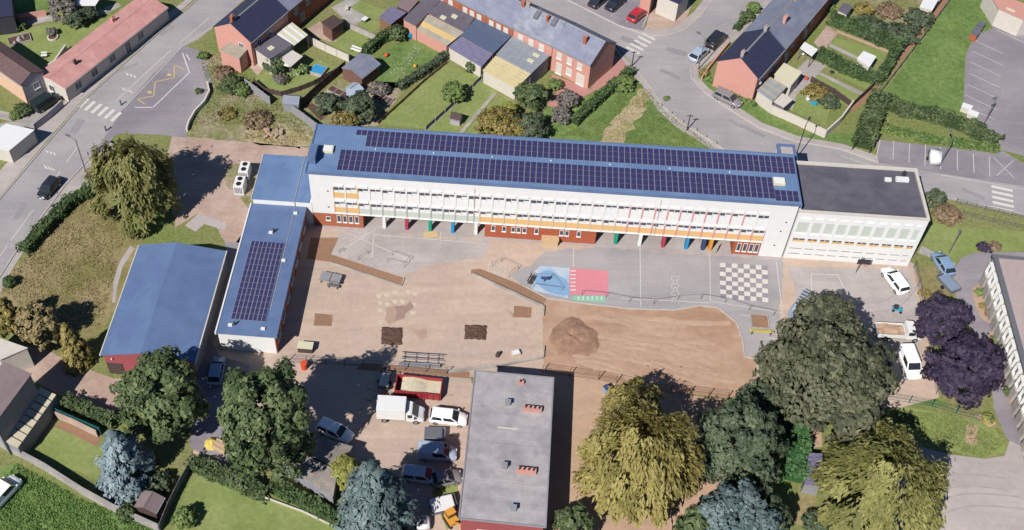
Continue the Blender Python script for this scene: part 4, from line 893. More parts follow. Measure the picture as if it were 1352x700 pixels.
# peer building in the top-right corner
mono('clubhouse', 'salmon pink roofed building at the top right corner by the path', [(1302, -14), (1318, 12), (1352, 27), (1390, 20)], [3.2] * 4, 'offwhite', 'brick_pink', 'building', lights=((.7, .3, .12, .25),))

# ---- terrace row north of the gardens (each house its own thing)
EV = 4.6
W2 = [('f', 1.1, 2.9, .75, 1.0), ('f', 2.6, 2.9, .75, 1.0), ('f', 4.1, 2.9, .75, 1.0)]
Wd = W2 + [('f', 1.2, .1, .9, 1.9), ('f', 2.7, .9, .9, 1.1), ('f', 4.4, .1, 1.3, 1.9)]
ex = [(560, -21), (606.5, 3), (641, 20.5), (677, 38), (728.6, 61.5), (779, 87)]
nm = [('dark slate roofed brick terrace house behind the felt roofed extensions', 'slate_grey'), ('slate roofed brick terrace house with a tall chimney, above the blue roofed extension', 'slate_grey'), ('brick terrace house under dark slate next to the weathered pale roof', 'slate_grey'), ('brick terrace house with pale weathered lichen stained roof and rooflights', 'slate_pale'), ('end of terrace brick house with grey roof and white windows by the zebra crossing', 'slate_grey')]
for i in range(5):
    L_ = (g(*ex[i + 1], EV) - g(*ex[i], EV)).length; s_ = L_ / 5.6
    ws = [(f_, x * s_, z, w, h, {'pm': 'offwhite'}) for (f_, x, z, w, h) in (Wd if i >= 3 else W2)]
    ch = [[(3, 2.6, .7, 1.0)], [(L_ * .5, 3.1, .7, 1.5, 'concrete')], [(L_ - .5, 3.2, .6, .9)], [(.4, 3.4, .6, .8, 'concrete'), (L_ * .62, 2.7, .35, .9, 'brick_deep')], [(L_ * .62, 2.2, .55, 1.2, 'brick')]][i]
    h_ = gable_house('terrace_house', nm[i][0], ex[i], ex[i + 1], 7.0, EV, 2.3, 'brick_pink' if i >= 3 else 'brick', nm[i][1], ws, ch, group='terrace houses north of the gardens')
    if i == 3:
        for x, y in ((L_ * .35, 2.7), (L_ * .78, 2.8)): z = EV + 2.3 * y / 3.5; MB().add([(x - .4, y - .5, z - .2), (x + .4, y - .5, z - .2), (x + .4, y + .5, z + .4), (x - .4, y + .5, z + .4), (x - .4, y - .5, z + .16), (x + .4, y - .5, z + .16), (x + .4, y + .5, z + .82), (x - .4, y + .5, z + .82)], [(3, 2, 1, 0), (4, 5, 6, 7), (0, 1, 5, 4), (1, 2, 6, 5), (2, 3, 7, 6), (3, 0, 4, 7)]).build('rooflight', 'mid_grey', h_)
mono('garden_extension', 'dark felt roofed extension with two long skylights behind the terrace', [(565, 18), (583, 0), (628, 22.6), (613, 43)], [2.9] * 4, 'brick_pink', 'felt', lights=((.42, .5, .2, .14), (.75, .3, .2, .14)))
mono('lean_to_roof', 'translucent lean-to with amber sheets in front of the felt roof', [(547.5, 38), (565, 20), (613, 43), (590, 61)], [2.1, 2.7, 2.7, 2.1], 'brick_pink', 'fibre', strips=7, striproof=['fibre', 'fibre', 'fibre', 'fibre_amber', 'fibre_amber', 'fibre', 'fibre'])
mono('garden_extension', 'narrow grey felt roofed extension beside the blue corrugated shed', [(532, 26), (566, -8), (581, 1), (549, 35)], [2.9] * 4, 'brick_pink', 'felt')
mono('garden_extension', 'smooth blue felt roofed extension in the middle of the terrace', [(608, 48), (628, 25), (676, 47.6), (651, 72)], [2.9] * 4, 'brick_pink', 'blue_felt')
mono('lean_to_roof', 'purple grey corrugated lean-to below the blue felt roof', [(591.5, 63), (608, 49), (651, 72), (635.5, 89)], [2.1, 2.7, 2.7, 2.1], 'offwhite', 'tin_purple', strips=6)
mono('garden_extension', 'pale tin roofed extension with ribbed sheets and two rooflights', [(654.5, 73), (677, 48), (726, 74), (701, 98)], [3.0] * 4, 'concrete_grey', 'tin', strips=9, lights=((.2, .68, .13, .16), (.5, .68, .13, .16)))
mono('lean_to_roof', 'cream yellow lean-to roof with white porch walls', [(637, 94), (654.5, 74), (701, 98), (681, 118)], [2.2, 2.8, 2.8, 2.2], 'offwhite', 'tin_yellow', strips=6)

# ---- gardens west of them
gable_house('brick_house', 'brick corner house with dark slate roof beside the main street', (332, 57), (381, 15), 7.4, 4.6, 2.2, 'brick_pink', 'slate', [('f', 2.0, 2.9, .8, 1.0), ('f', 4.8, 2.9, .8, 1.0), ('l', 2.2, 2.6, .8, 1.0)], [(.6, 3.7, .6, .9)])
gable_house('terrace_house', 'grey roofed terrace house joined to the dark slate corner house', (381, 15), (440, -34), 7.4, 4.6, 2.2, 'brick', 'slate_grey', [('f', 2.0, 2.9, .8, 1.0), ('f', 5.0, 2.9, .8, 1.0), ('f', 3.4, .9, .9, 1.2)], [(5, 3.7, .7, 1.0)])
mono('brick_annex', 'small brick annex with grey roof at the gable of the corner house', [(289, 66), (314, 50), (332, 60), (316, 78)], [2.9] * 4, 'brick_pink', 'fibre')
mono('garden_extension', 'dark grey roofed rear extension with one square rooflight by the pool garden', [(336, 65), (365, 47), (386, 60), (356, 79)], [3.0] * 4, 'offwhite', 'felt', lights=((.5, .38, .2, .25),))
mono('carport', 'carport with ribbed white and cream roof sheets behind the corner house', [(364, 45), (386, 30), (407, 46.5), (387, 62)], [2.6] * 4, 'wood_pale', 'cream', strips=6, striproof=['cream', 'white'], open_=True)
mono('patio_canopy', 'white patio canopy beside the parasol', [(370, 78), (386, 67), (400, 75), (384, 89)], [2.3] * 4, 'mid_grey', 'offwhite', open_=True)
mono('garden_pavilion', 'garden pavilion with dark brown roof on the tan terrace', [(424, 30), (440, 20), (454, 29), (438, 40)], [2.3] * 4, 'boards', 'wood_dark', cat='pavilion')
mono('garden_shed', 'garden shed with blue grey corrugated roof', [(500, 23), (516, 9), (537, 17), (516, 33)], [2.2] * 4, 'wood', 'tin_purple', strips=5, cat='shed')
mono('garden_shed', 'brown flat roofed shed at the top edge of the gardens', [(523, 8), (533, -6), (554, 0), (540, 16)], [2.4] * 4, 'wood_dark', 'mauve_roof', cat='shed')
gable_house('garden_shed', 'big garden shed with grey roof and brown boards, above the greenhouse', (478, 104), (502, 85), 4.0, 2.1, .7, 'boards', 'slate_grey', cat='shed', over=.1)
gable_house('greenhouse', 'small pale blue greenhouse below the big grey shed', (470, 125), (480, 118), 2.2, 1.5, .5, 'car_pale', 'car_pale', cat='greenhouse', over=.06)
gable_house('garden_shed', 'grey gabled shed at the edge of the pool garden', (373, 137), (394, 139), 2.0, 1.6, .6, 'concrete_grey', 'slate_grey', cat='shed', over=.08)
gable_house('playhouse', 'tiny playhouse with dark roof standing on the long lawn', (594, 157), (607, 160), 1.5, 1.1, .6, 'lavender', 'wood_dark', cat='playhouse', over=.06)

# ---- houses of the right-hand street
gable_house('brick_house', 'brick gabled house with black slate roof on the street corner', (1002, 105), (1036.5, 66), 6.9, 4.6, 2.3, 'brick_pink', 'slate', [('f', 2.0, 2.7, .8, 1.0), ('f', 5.5, 2.7, .8, 1.0)], [(.5, 3.45, .6, .8, 'concrete'), (8.0, 3.45, .6, .7, 'concrete')])
gable_house('terrace_house', 'blue grey roofed terrace house joined to the black roofed corner house', (1036.5, 66), (1063, 34.5), 6.9, 4.6, 2.3, 'brick', 'slate_grey', [('f', 1.6, 2.7, .8, 1.1), ('f', 4.0, 2.7, .8, 1.1), ('f', 2.6, .8, .9, 1.2)], [(3.9, 2.3, .9, 1.2, 'brick_pink')])
gable_house('terrace_house', 'blue grey roofed terrace house at the top edge above the lawns', (1063, 34.5), (1104, -14), 6.9, 4.6, 2.3, 'brick', 'slate_grey', [('f', 1.6, 2.7, .8, 1.1), ('f', 4.0, 2.7, .8, 1.1), ('f', 2.6, .8, .9, 1.2)], [(2.2, 3.2, .6, 1.0, 'brick_pink'), (6.5, 3.4, .7, 1.0)])
mono('garden_extension', 'cream flat roofed extension behind the black roofed corner house', [(1022, 99), (1035, 83.5), (1059, 96), (1045.5, 112.5)], [2.6] * 4, 'offwhite', 'cream')
mono('lean_to_roof', 'ribbed translucent lean-to below the brick corner house', [(999, 120), (1017, 102), (1039, 115), (1020, 135)], [2.2, 2.6, 2.6, 2.2], 'offwhite', 'fibre', strips=6, striproof=['fibre', 'tin'])
mono('garden_shed', 'low white roofed shed beside the ribbed lean-to', [(1021.5, 135), (1032, 123), (1047, 132), (1035, 142.5)], [1.9] * 4, 'mid_grey', 'offwhite', cat='shed')
mono('garden_shed', 'square shed with a bright white roof on the hedged lawn', [(1131, 78), (1140, 68), (1157, 75), (1148, 89)], [2.0] * 4, 'offwhite', 'white', cat='shed')
mono('garden_shed', 'white roofed hut at the top of the fenced path', [(1214, 10), (1222, -8), (1240, -2), (1231, 14)], [2.0] * 4, 'offwhite', 'white', cat='shed')
mono('garden_shed', 'dark grey hut in the gardens near the top edge', [(1106, 14), (1114, 4), (1126, 9), (1118, 20)], [1.8] * 4, 'offwhite', 'felt', cat='shed')
mono('patio_canopy', 'crumpled white canopy over the patio of the middle house', [(1056, 64), (1062, 56), (1080, 66), (1072, 75)], [2.2] * 4, 'mid_grey', 'white', open_=True)
mono('town_house', 'beige corner building at the top edge beside the car park', [(868, -6), (885, -24), (912, -10), (896, 6)], [3.5] * 4, 'offwhite', 'slate', cat='house', strips=6)
mono('town_house', 'orange brick house corner at the top edge by the red car', [(846, -8), (858, -22), (868, -18), (860, -2)], [3.5] * 4, 'brick_pink', 'terracotta', cat='house')

# ---- top-left houses
gable_house('long_house', 'long low house with salmon tile roof along the main street', (87, 118), (222, 11), 6.0, 2.5, .7, 'offwhite', 'terracotta', [('f', 6, .9, 1.2, 1.0), ('f', 10, .9, 1.2, 1.0), ('f', 13.5, .1, 1.0, 1.9), ('f', 16.5, .9, 1.2, 1.0), ('f', 2.5, .9, 1.2, 1.0), ('l', 3.2, .7, 1.0, 1.1)], [(4.6, 2.2, .35, .8, 'dark'), (15.6, 4.6, .7, .8, 'brick_pink')])
h_ = gable_house('peach_house', 'peach walled house with brown tiled roof at the left edge', (-40, 66), (27, 113), 4.2, 3.7, .9, 'peach', 'brown_tile', [('r', 2.4, 1.7, .9, 1.0), ('f', 6.6, 1.9, .4, .4)], over=.15)
Lg = (g(27, 113, 3.7) - g(-40, 66, 3.7)).length; MB().extr([(.17, 0), (4.03, 0), (4.03, 3.68), (2.1, 4.5), (.17, 3.68)], 'x', Lg - .038, Lg - .02).build('gable_shade_skin', 'lavender', h_)  # thin lavender skin over the peach gable: its shaded look painted as colour
mono('carport', 'white roofed garage beside the street at the left edge', [(-30, 190), (8, 164), (46, 172), (12, 200)], [2.4] * 4, 'offwhite', 'white')
mono('dark_outbuilding', 'dark roofed outbuilding in the top left corner', [(-24, 26), (-10, -14), (14, -14), (18, 21)], [3.4] * 4, 'dark', 'slate')
mono('garden_canopy', 'white garden canopy among the trees at the top edge', [(86, 8), (96, -10), (134, -4), (126, 8)], [2.4] * 4, 'mid_grey', 'white', open_=True)
# ---- bottom-left houses
mono('outbuilding', 'mauve roofed house at the bottom left with pale ridge', [(-40, 524), (6, 478), (42, 494), (-8, 562)], [6.5] * 4, 'concrete_grey', 'mauve_roof', cat='house')
mono('lean_to_roof', 'pale lean-to of wide cream roof sheets at the bottom left', [(3, 582), (54, 511), (75, 521), (23, 593)], [2.6, 2.6, 2.4, 2.4], 'concrete_grey', 'cream_panel', strips=8)
mono('outbuilding', 'beige flat roof in the left edge above the shaded lane', [(-50, 468), (-20, 440), (37, 460), (0, 476)], [3.6] * 4, 'offwhite', 'offwhite', cat='house')
gable_house('garden_shed', 'small brown garden shed beside the boundary wall at the bottom', (206, 678), (217, 658), 2.6, 1.7, .6, 'wood_dark', 'mauve_roof', cat='shed', over=.1)
mono('old_shed', 'old shed with mossy corrugated asbestos roof by the white car', [(372, 612), (394, 596), (446, 622), (440, 656)], [2.2, 2.5, 2.5, 2.2], 'concrete_grey', 'asbestos', cat='shed')
mono('old_shed', 'upper half of the mossy corrugated shed roof below the white car', [(395, 594), (418, 576), (466, 590), (447, 620)], [2.6, 2.2, 2.2, 2.6], 'concrete_grey', 'asbestos', cat='shed')
mono('garden_shed', 'narrow shed with blue grey slatted roof between the trees', [(1062, 640), (1068, 598), (1086, 599), (1084, 644)], [2.0] * 4, 'concrete_grey', 'tin_purple', cat='shed', strips=7)

# =================================================================== VEHICLES
def car(label, x, y, ang, col, kind='hatch', name='parked_car', cat='car', group=None, L=None):
    p = g(x, y); root = thing(name, label, cat, p, ang, group)
    spec = {'hatch': (4.1, 1.74, 1.46), 'estate': (4.4, 1.76, 1.5), 'saloon': (4.4, 1.76, 1.44), 'van': (4.5, 1.82, 1.86), 'bigvan': (5.5, 2.05, 2.45)}[kind]
    l, w, h = spec; l = L or l; hl = l / 2; hw = w / 2; sill = .22
    hood = {'hatch': .86, 'estate': .88, 'saloon': .86, 'van': .98, 'bigvan': 1.15}[kind]
    belt = {'hatch': .94, 'estate': .96, 'saloon': .92, 'van': 1.08, 'bigvan': 1.3}[kind]
    xb = {'hatch': hl - .95, 'estate': hl - 1.0, 'saloon': hl - 1.05, 'van': hl - .85, 'bigvan': hl - .6}[kind]       # foot of windscreen
    xt = {'hatch': hl - 1.65, 'estate': hl - 1.75, 'saloon': hl - 1.85, 'van': hl - 1.5, 'bigvan': hl - 1.35}[kind]     # head of windscreen
    rt = {'hatch': -hl + .55, 'estate': -hl + .3, 'saloon': -hl + 1.25, 'van': -hl + .12, 'bigvan': -hl + .06}[kind]    # rear of roof
    rb_ = {'hatch': -hl + .08, 'estate': -hl + .06, 'saloon': -hl + .55, 'van': -hl + .04, 'bigvan': -hl + .02}[kind]
    def ring(x_, z0, z1, f): a = hw * f; return [(x_, -a * .9, z0), (x_, -a, z0 + .15), (x_, -a, z1 - .16), (x_, -a * .9, z1 - .02), (x_, 0, z1), (x_, a * .9, z1 - .02), (x_, a, z1 - .16), (x_, a, z0 + .15), (x_, a * .9, z0)]
    MB().loft([ring(-hl, .36, belt - .14, .84), ring(-hl + .14, sill, belt - .02, .95), ring(-hl * .5, sill, belt, 1), ring(hl * .3, sill, belt, 1), ring(xb, sill, belt - .02, 1), ring(hl - .4, sill, hood - .08, .95), ring(hl - .1, .28, hood - .2, .88), ring(hl, .38, hood - .32, .76)]).build('body', col, root, True)
    tw = hw * (.8 if kind in ('hatch', 'estate', 'saloon') else .88); bwid = hw * .955
    MB().add([(rb_, -bwid, belt - .03), (xb, -bwid, belt - .03), (xb, bwid, belt - .03), (rb_, bwid, belt - .03), (rt, -tw, h - .05), (xt, -tw, h - .05), (xt, tw, h - .05), (rt, tw, h - .05)], [(3, 2, 1, 0), (0, 1, 5, 4), (1, 2, 6, 5), (2, 3, 7, 6), (3, 0, 4, 7), (4, 5, 6, 7)]).build('cabin', col, root)
    MB().loft([[(rt - .02, -tw * .96, h - .06), (rt - .02, tw * .96, h - .06), (rt - .02, tw * .8, h - .01), (rt - .02, -tw * .8, h - .01)], [((rt + xt) / 2, -tw, h - .06), ((rt + xt) / 2, tw, h - .06), ((rt + xt) / 2, tw * .85, h + .02), ((rt + xt) / 2, -tw * .85, h + .02)], [(xt + .02, -tw * .96, h - .06), (xt + .02, tw * .96, h - .06), (xt + .02, tw * .8, h - .01), (xt + .02, -tw * .8, h - .01)]]).build('roof', col, root)
    def glass(nm_, q, c0):
        c = sum((Vector(v) for v in q), Vector()) / 4; n = (Vector(q[1]) - Vector(q[0])).cross(Vector(q[2]) - Vector(q[0])).normalized()
        if n.dot(c - Vector(c0)) < 0: n = -n
        v = [c + (Vector(k) - c) * .88 + n * .012 for k in q]; MB().add(v + [k - n * .03 for k in v], [(0, 1, 2, 3), (7, 6, 5, 4), (0, 4, 5, 1), (1, 5, 6, 2), (2, 6, 7, 3), (3, 7, 4, 0)]).build(nm_, 'car_glass', root)
    c0 = (0, 0, belt); top = h - .06
    glass('windscreen', [(xb, -bwid, belt), (xb, bwid, belt), (xt, tw, top), (xt, -tw, top)], c0)
    if kind != 'bigvan': glass('rear_window', [(rb_, bwid, belt), (rb_, -bwid, belt), (rt, -tw, top), (rt, tw, top)], c0)
    f_ = lambda t, up: (rb_ + (xb - rb_) * t, belt) if not up else (rt + (xt - rt) * t, top)
    spans = {'van': ((.5, .98),), 'bigvan': ((.66, .98),)}.get(kind, ((.03, .48), (.5, .97)))
    for s_ in (-1, 1):
        for (a, b) in spans:
            A0, A1, B0, B1 = f_(a, 0), f_(b, 0), f_(a, 1), f_(b, 1)
            glass('side_window', [(A0[0], s_ * bwid, A0[1]), (A1[0], s_ * bwid, A1[1]), (B1[0], s_ * tw, B1[1]), (B0[0], s_ * tw, B0[1])], c0)
        for xw in (hl - .8, -hl + .78):
            o = MB().tube((0, -.1, 0), (0, .1, 0), .31, .31, 16).build('wheel', 'tyre', root, bevel=.02); o.location = (xw, s_ * (hw - .1), .31)
            MB().tube((0, .1 * s_, 0), (0, .112 * s_, 0), .19, .17, 12).build('rim', 'rim', o)
        MB().box(hl - .14, hl - .03, s_ * hw * .56 - .13, s_ * hw * .56 + .13, hood - .36, hood - .22).build('headlight', 'lamp_white', root)
        MB().box(-hl - .012, -hl + .1, s_ * hw * .66 - .09, s_ * hw * .66 + .09, belt - .34, belt - .16).build('tail_light', 'lamp_red', root)
        MB().box(xb - .2, xb - .04, s_ * (hw + .08) - .07, s_ * (hw + .08) + .07, belt + .02, belt + .14).build('mirror', col, root)
    MB().box(hl - .06, hl + .012, -.26, .26, .4, .5).build('number_plate', 'lamp_white', root)
    return root
D_ = math.degrees
car('black car driving on the main street', 66, 252, R(248), 'car_black', 'hatch')
car('dark green van parked in the front yard of the peach house', 63, 139, R(50), 'car_green', 'van', 'parked_van', 'van')
car('pale blue hatchback parked in the shade between the hall and the tall tree', 287, 493, R(88), 'car_blue', 'hatch')
car('white car parked at the corner of the old corrugated shed', 443, 573, heading((422, 564), (464, 583)), 'car_white', 'estate')
car('white estate car parked against the brick block', 592, 555, R(-8), 'car_white', 'estate')
car('pale blue van in the tree shade beside the brick block', 577, 602, R(-4), 'car_pale', 'van', 'parked_van', 'van')
car('pale car in deep shade behind the dark conifer', 556, 631, R(-8), 'car_pale', 'estate')
car('small silver car facing the brick block near the grass strip', 590, 635, R(14), 'car_grey', 'hatch', L=3.4)
car('white car at the corner of the white annex', 1180, 374, R(106), 'car_white', 'estate', L=4.5)
car('white van parked beside the purple leaved trees', 1199, 484, R(-88), 'car_white', 'van', 'parked_van', 'van', L=4.4)
car('grey car parked on the verge below the brick corner house', 960, 134, heading((944, 126), (975, 141)), 'car_grey', 'estate')
car('black van parked by the corner house hedge', 945, 57, R(52), 'car_black', 'van', 'parked_van', 'van')
car('pale blue car at the street corner in front of the black van', 922, 75, R(50), 'car_pale', 'hatch')
car('black car in the car park at the top edge', 790, 4, R(50), 'car_black', 'saloon')
car('dark blue car next to the red one in the top car park', 812, 8, R(52), 'car_navy', 'saloon')
car('red car in the top car park', 841, 23, R(50), 'car_red', 'hatch')
car('blue car squeezed between the annex and the purple tree', 1243, 352, R(100), 'car_blue', 'hatch')
car('white pale wreck of a car at the bottom left corner', 6, 655, R(60), 'car_white', 'van', L=4.6)

# white box van
p = g(528, 550); bv = thing('box_van', 'white box van with high body in the middle of the yard', 'van', p, R(-4))
MB().box(-2.6, .75, -1.02, 1.02, .75, 2.75).build('cargo_box', 'white', bv, bevel=.04)
MB().box(-2.5, 2.3, -.8, .8, .42, .74).build('chassis', 'dark', bv)
MB().loft([[(.8, -.98, .5), (.8, .98, .5), (.8, .98, 2.0), (.8, -.98, 2.0)], [(1.45, -.98, .45), (1.45, .98, .45), (1.45, .9, 1.98), (1.45, -.9, 1.98)], [(2.15, -.96, .4), (2.15, .96, .4), (2.15, .9, 1.3), (2.15, -.9, 1.3)], [(2.85, -.86, .42), (2.85, .86, .42), (2.8, .8, .98), (2.8, -.8, .98)]]).build('cab', 'white', bv, bevel=.05)
MB().add([(1.53, -.8, 1.97), (1.53, .8, 1.97), (2.17, .82, 1.36), (2.17, -.82, 1.36), (1.5, -.8, 1.9), (1.5, .8, 1.9), (2.1, .82, 1.3), (2.1, -.82, 1.3)], [(0, 1, 2, 3), (7, 6, 5, 4), (0, 4, 5, 1), (1, 5, 6, 2), (2, 6, 7, 3), (3, 7, 4, 0)]).build('windscreen', 'car_glass', bv)
for s_ in (-1, 1):
    MB().box(1.0, 1.5, s_ * .965 - .03, s_ * .965 + .03, 1.25, 1.8).build('side_window', 'car_glass', bv)
    for xw in (1.95, -1.7):
        o = MB().tube((0, -.12, 0), (0, .12, 0), .36, .36, 16).build('wheel', 'tyre', bv); o.location = (xw, s_ * .86, .36); MB().tube((0, .12 * s_, 0), (0, .132 * s_, 0), .2, .18, 12).build('rim', 'rim', o)
    MB().box(2.74, 2.87, s_ * .6 - .15, s_ * .6 + .15, .68, .86).build('headlight', 'lamp_white', bv); MB().box(1.75, 1.9, s_ * 1.12 - .1, s_ * 1.12 + .1, 1.3, 1.6).build('mirror', 'dark', bv)
# tipper pickup
p = g(1184, 443); tk = thing('tipper_truck', 'white pickup truck with a loaded open bed beside the oak', 'truck', p, R(-4))
MB().box(-2.7, 2.3, -.75, .75, .42, .7).build('chassis', 'dark', tk)
bed_ = MB().box(-2.75, .6, -.98, .98, .72, .8)
for (a, b, c, d) in ((-2.75, .6, -.98, -.92), (-2.75, .6, .92, .98), (-2.75, -2.69, -.92, .92), (.54, .6, -.92, .92)): bed_.box(a, b, c, d, .802, 1.25)
bed_.build('truck_bed', 'white', tk); rr = random.Random(4); vs = []; fs = []
for i in range(9):
    for j in range(6): vs.append((-2.66 + i * .395, -.9 + j * .36, .95 + rr.uniform(0, .25)))
for i in range(8):
    for j in range(5): q = i * 6 + j; fs.append((q, q + 6, q + 7, q + 1))
MB().add(vs, fs).build('load', 'sand_pale', tk)
MB().loft([[(.68, -.96, .5), (.68, .96, .5), (.68, .9, 2.0), (.68, -.9, 2.0)], [(1.6, -.96, .45), (1.6, .96, .45), (1.6, .86, 1.98), (1.6, -.86, 1.98)], [(2.1, -.94, .4), (2.1, .94, .4), (2.1, .88, 1.25), (2.1, -.88, 1.25)], [(2.75, -.84, .42), (2.75, .84, .42), (2.7, .8, .98), (2.7, -.8, .98)]]).build('cab', 'white', tk, bevel=.05)
MB().add([(1.66, -.76, 1.96), (1.66, .76, 1.96), (2.12, .8, 1.32), (2.12, -.8, 1.32), (1.6, -.76, 1.9), (1.6, .76, 1.9), (2.05, .8, 1.28), (2.05, -.8, 1.28)], [(0, 1, 2, 3), (7, 6, 5, 4), (0, 4, 5, 1), (1, 5, 6, 2), (2, 6, 7, 3), (3, 7, 4, 0)]).build('windscreen', 'car_glass', tk)
for s_ in (-1, 1):
    MB().box(.85, 1.55, s_ * .94 - .03, s_ * .94 + .03, 1.25, 1.8).build('side_window', 'car_glass', tk)
    for xw in (1.9, -1.7):
        o = MB().tube((0, -.12, 0), (0, .12, 0), .36, .36, 16).build('wheel', 'tyre', tk); o.location = (xw, s_ * .84, .36); MB().tube((0, .12 * s_, 0), (0, .132 * s_, 0), .2, .18, 12).build('rim', 'rim', o)
# blue-grey flatbed by the oak
p = g(1057, 410); ft = thing('flatbed_truck', 'blue grey flatbed truck with ladder rack half under the oak', 'truck', p, heading((1043, 432), (1070, 392)))
MB().box(-2.2, 2.4, -.7, .7, .4, .7).build('chassis', 'dark', ft); MB().box(-2.4, -.9, -.95, .95, .5, 1.9).build('cab', 'truck_blue', ft, bevel=.12)
MB().box(-2.2, -1.1, -.7, .7, 1.885, 1.92).build('cab_roof', 'car_pale', ft); MB().box(-.85, 2.5, -.98, .98, .72, .86).build('truck_bed', 'mid_grey', ft)
for k in range(6): MB().box(-.6 + k * .56, -.45 + k * .56, -.9, .9, 1.3, 1.36).build('rack_bar', 'car_pale', ft)
for s_ in (-1, 1):
    MB().box(-.8, 2.45, s_ * .9 - .04, s_ * .9 + .04, 1.24, 1.3).build('rack_rail', 'truck_blue', ft); MB().box(-.75, -.65, s_ * .9 - .04, s_ * .9 + .04, .86, 1.24).build('rack_post', 'truck_blue', ft); MB().box(2.3, 2.4, s_ * .9 - .04, s_ * .9 + .04, .86, 1.24).build('rack_post', 'truck_blue', ft)
    for xw in (-1.6, 1.5): o = MB().tube((0, -.12, 0), (0, .12, 0), .36, .36, 16).build('wheel', 'tyre', ft); o.location = (xw, s_ * .84, .36)
    MB().box(-1.7, -1.1, s_ * .95 - .01, s_ * .95 + .01, 1.2, 1.7).build('side_window', 'car_glass', ft)
# trailers
def trailer(label, x, y, ang, l, w, m, load=None):
    p = g(x, y); t_ = thing('trailer', label, 'trailer', p, ang); b = MB().box(-l / 2, l / 2, -w / 2, w / 2, .45, .52)
    for (a, c, d, e) in ((-l / 2, l / 2, -w / 2, -w / 2 + .05), (-l / 2, l / 2, w / 2 - .05, w / 2), (-l / 2, -l / 2 + .05, -w / 2 + .05, w / 2 - .05), (l / 2 - .05, l / 2, -w / 2 + .05, w / 2 - .05)): b.box(a, c, d, e, .522, .9)
    b.build('tray', m, t_); MB().box(l / 2, l / 2 + .9, -.04, .04, .42, .5).build('drawbar', 'mid_grey', t_)
    if load: MB().box(-l / 2 + .08, l / 2 - .3, -w / 2 + .08, w / 2 - .08, .53, 1.0).build('load', load, t_, bevel=.08)
    for s_ in (-1, 1): o = MB().tube((0, -.08, 0), (0, .08, 0), .28, .28, 12).build('wheel', 'tyre', t_); o.location = (-.1, s_ * (w / 2 + .1), .28)
    return t_
trailer('small grey trailer standing left of the red container', 508, 506, R(82), 2.4, 1.3, 'mid_grey', 'offwhite')
trailer('blue grey trailer below the white estate car', 574, 577, R(-3), 2.4, 1.5, 'truck_blue', 'mid_grey')
trailer('grey trailer between the purple tree and the loop road', 1250, 378, R(112), 3.0, 1.6, 'mid_grey', 'truck_blue')
trailer('white covered trailer near the bottom of the brick block', 585, 670, R(14), 3.0, 1.9, 'mid_grey', 'white')
# red skip container with sand
p = g(553, 516); sk_ = thing('skip_container', 'open red steel container filled with pale sand', 'container', p, R(-7)); l, w, h = 2.75, 1.2, 1.3
b = MB().box(-l, l, -w, w, .15, .3)
for (a, c, d, e) in ((-l, l, -w, -w + .1), (-l, l, w - .1, w), (-l, -l + .1, -w + .1, w - .1), (l - .1, l, -w + .1, w - .1)): b.box(a, c, d, e, .302, h)
b.build('container_shell', 'container_red', sk_)
for k in range(8):
    for s_ in (-1, 1): MB().box(-l + .3 + k * .7, -l + .42 + k * .7, s_ * (w + .05) - .05, s_ * (w + .05) + .05, .2, h - .02).build('rib', 'container_red', sk_)
vs = []; fs = []; rr = random.Random(9)
for i in range(12):
    for j in range(6): vs.append((-l + .7 + i * (2 * l - .85) / 11, -w + .12 + j * (2 * w - .24) / 5, .8 + .35 * math.sin(PI * min(1, (i + 1) / 8)) + rr.uniform(-.03, .03)))
for i in range(11):
    for j in range(5): q = i * 6 + j; fs.append((q, q + 6, q + 7, q + 1))
MB().add(vs, fs).build('sand_load', 'cream_panel', sk_)

# =================================================================== SITE FURNITURE AND SMALL THINGS
def heat_pump(label, u, v):
    r_ = thing('heat_pump', label, 'heat pump', sl(u, v), ANG, 'heat pumps by the link block')
    MB().box(-.8, .8, -1.2, 1.2, 0, .12).build('base', 'concrete', r_); MB().box(-.68, .68, -1.05, 1.05, .122, 1.75).build('casing', 'white', r_, bevel=.03)
    for y in (-.5, .5):
        MB().tube((0, y, 1.75), (0, y, 1.8), .36, .36, 18).build('fan_opening', 'ink', r_)
    for k in range(5): MB().box(-.55 + k * .23, -.42 + k * .23, -1.075, -1.052, .4, 1.5).build('grille', 'mid_grey', r_)
heat_pump('white heat pump with two fans, the one farther from the viewer', -11.1, 8.5)
heat_pump('white heat pump with two fans, the one nearer the viewer', -11.2, 5.6)
def posts_rail(name, label, pts, h, m='mid_grey', rails=(1.0,), cat='railing', r=.022):
    w = [g(*p) for p in pts]; root = thing(name, label, cat, w[0])
    for i, p in enumerate(w):
        q = p - w[0]; MB().tube(q, q + Vector((0, 0, h)), r * 1.3, r * 1.3, 6).build('post', m, root)
        if i:
            o = w[i - 1] - w[0]
            for z in rails: MB().tube(o + Vector((0, 0, h * z)), q + Vector((0, 0, h * z)), r, r, 5).build('rail', m, root)
    return root
posts_rail('railing', 'thin post and rail barrier along the edge of the tarmac', [(768, 390), (800, 393), (831, 399), (863, 402), (894, 397), (925, 395), (957, 400), (989, 410), (1021, 417)], 1.0, 'mid_grey')
posts_rail('railing', 'low hoop railing beside the blue painted game', [(698, 372), (706, 366), (728, 366), (742, 384), (704, 379)], .7)
posts_rail('goal_frame', 'low metal goal frame on the upper left of the playground', [(512, 347), (534, 353), (541, 345), (518, 337)], .9, cat='goal')
posts_rail('goal_frame', 'second metal goal frame near the hopscotch by the brown strip', [(672, 367), (684, 356), (662, 346), (650, 352)], .9, cat='goal')
posts_rail('bike_rail', 'short dark bike rails beside the brown planting strip', [(448, 334), (454, 331)], .6, 'dark', cat='rail')
posts_rail('bike_rail', 'second pair of dark bike rails next to the white court line', [(474, 343), (486, 335)], .6, 'dark', cat='rail')
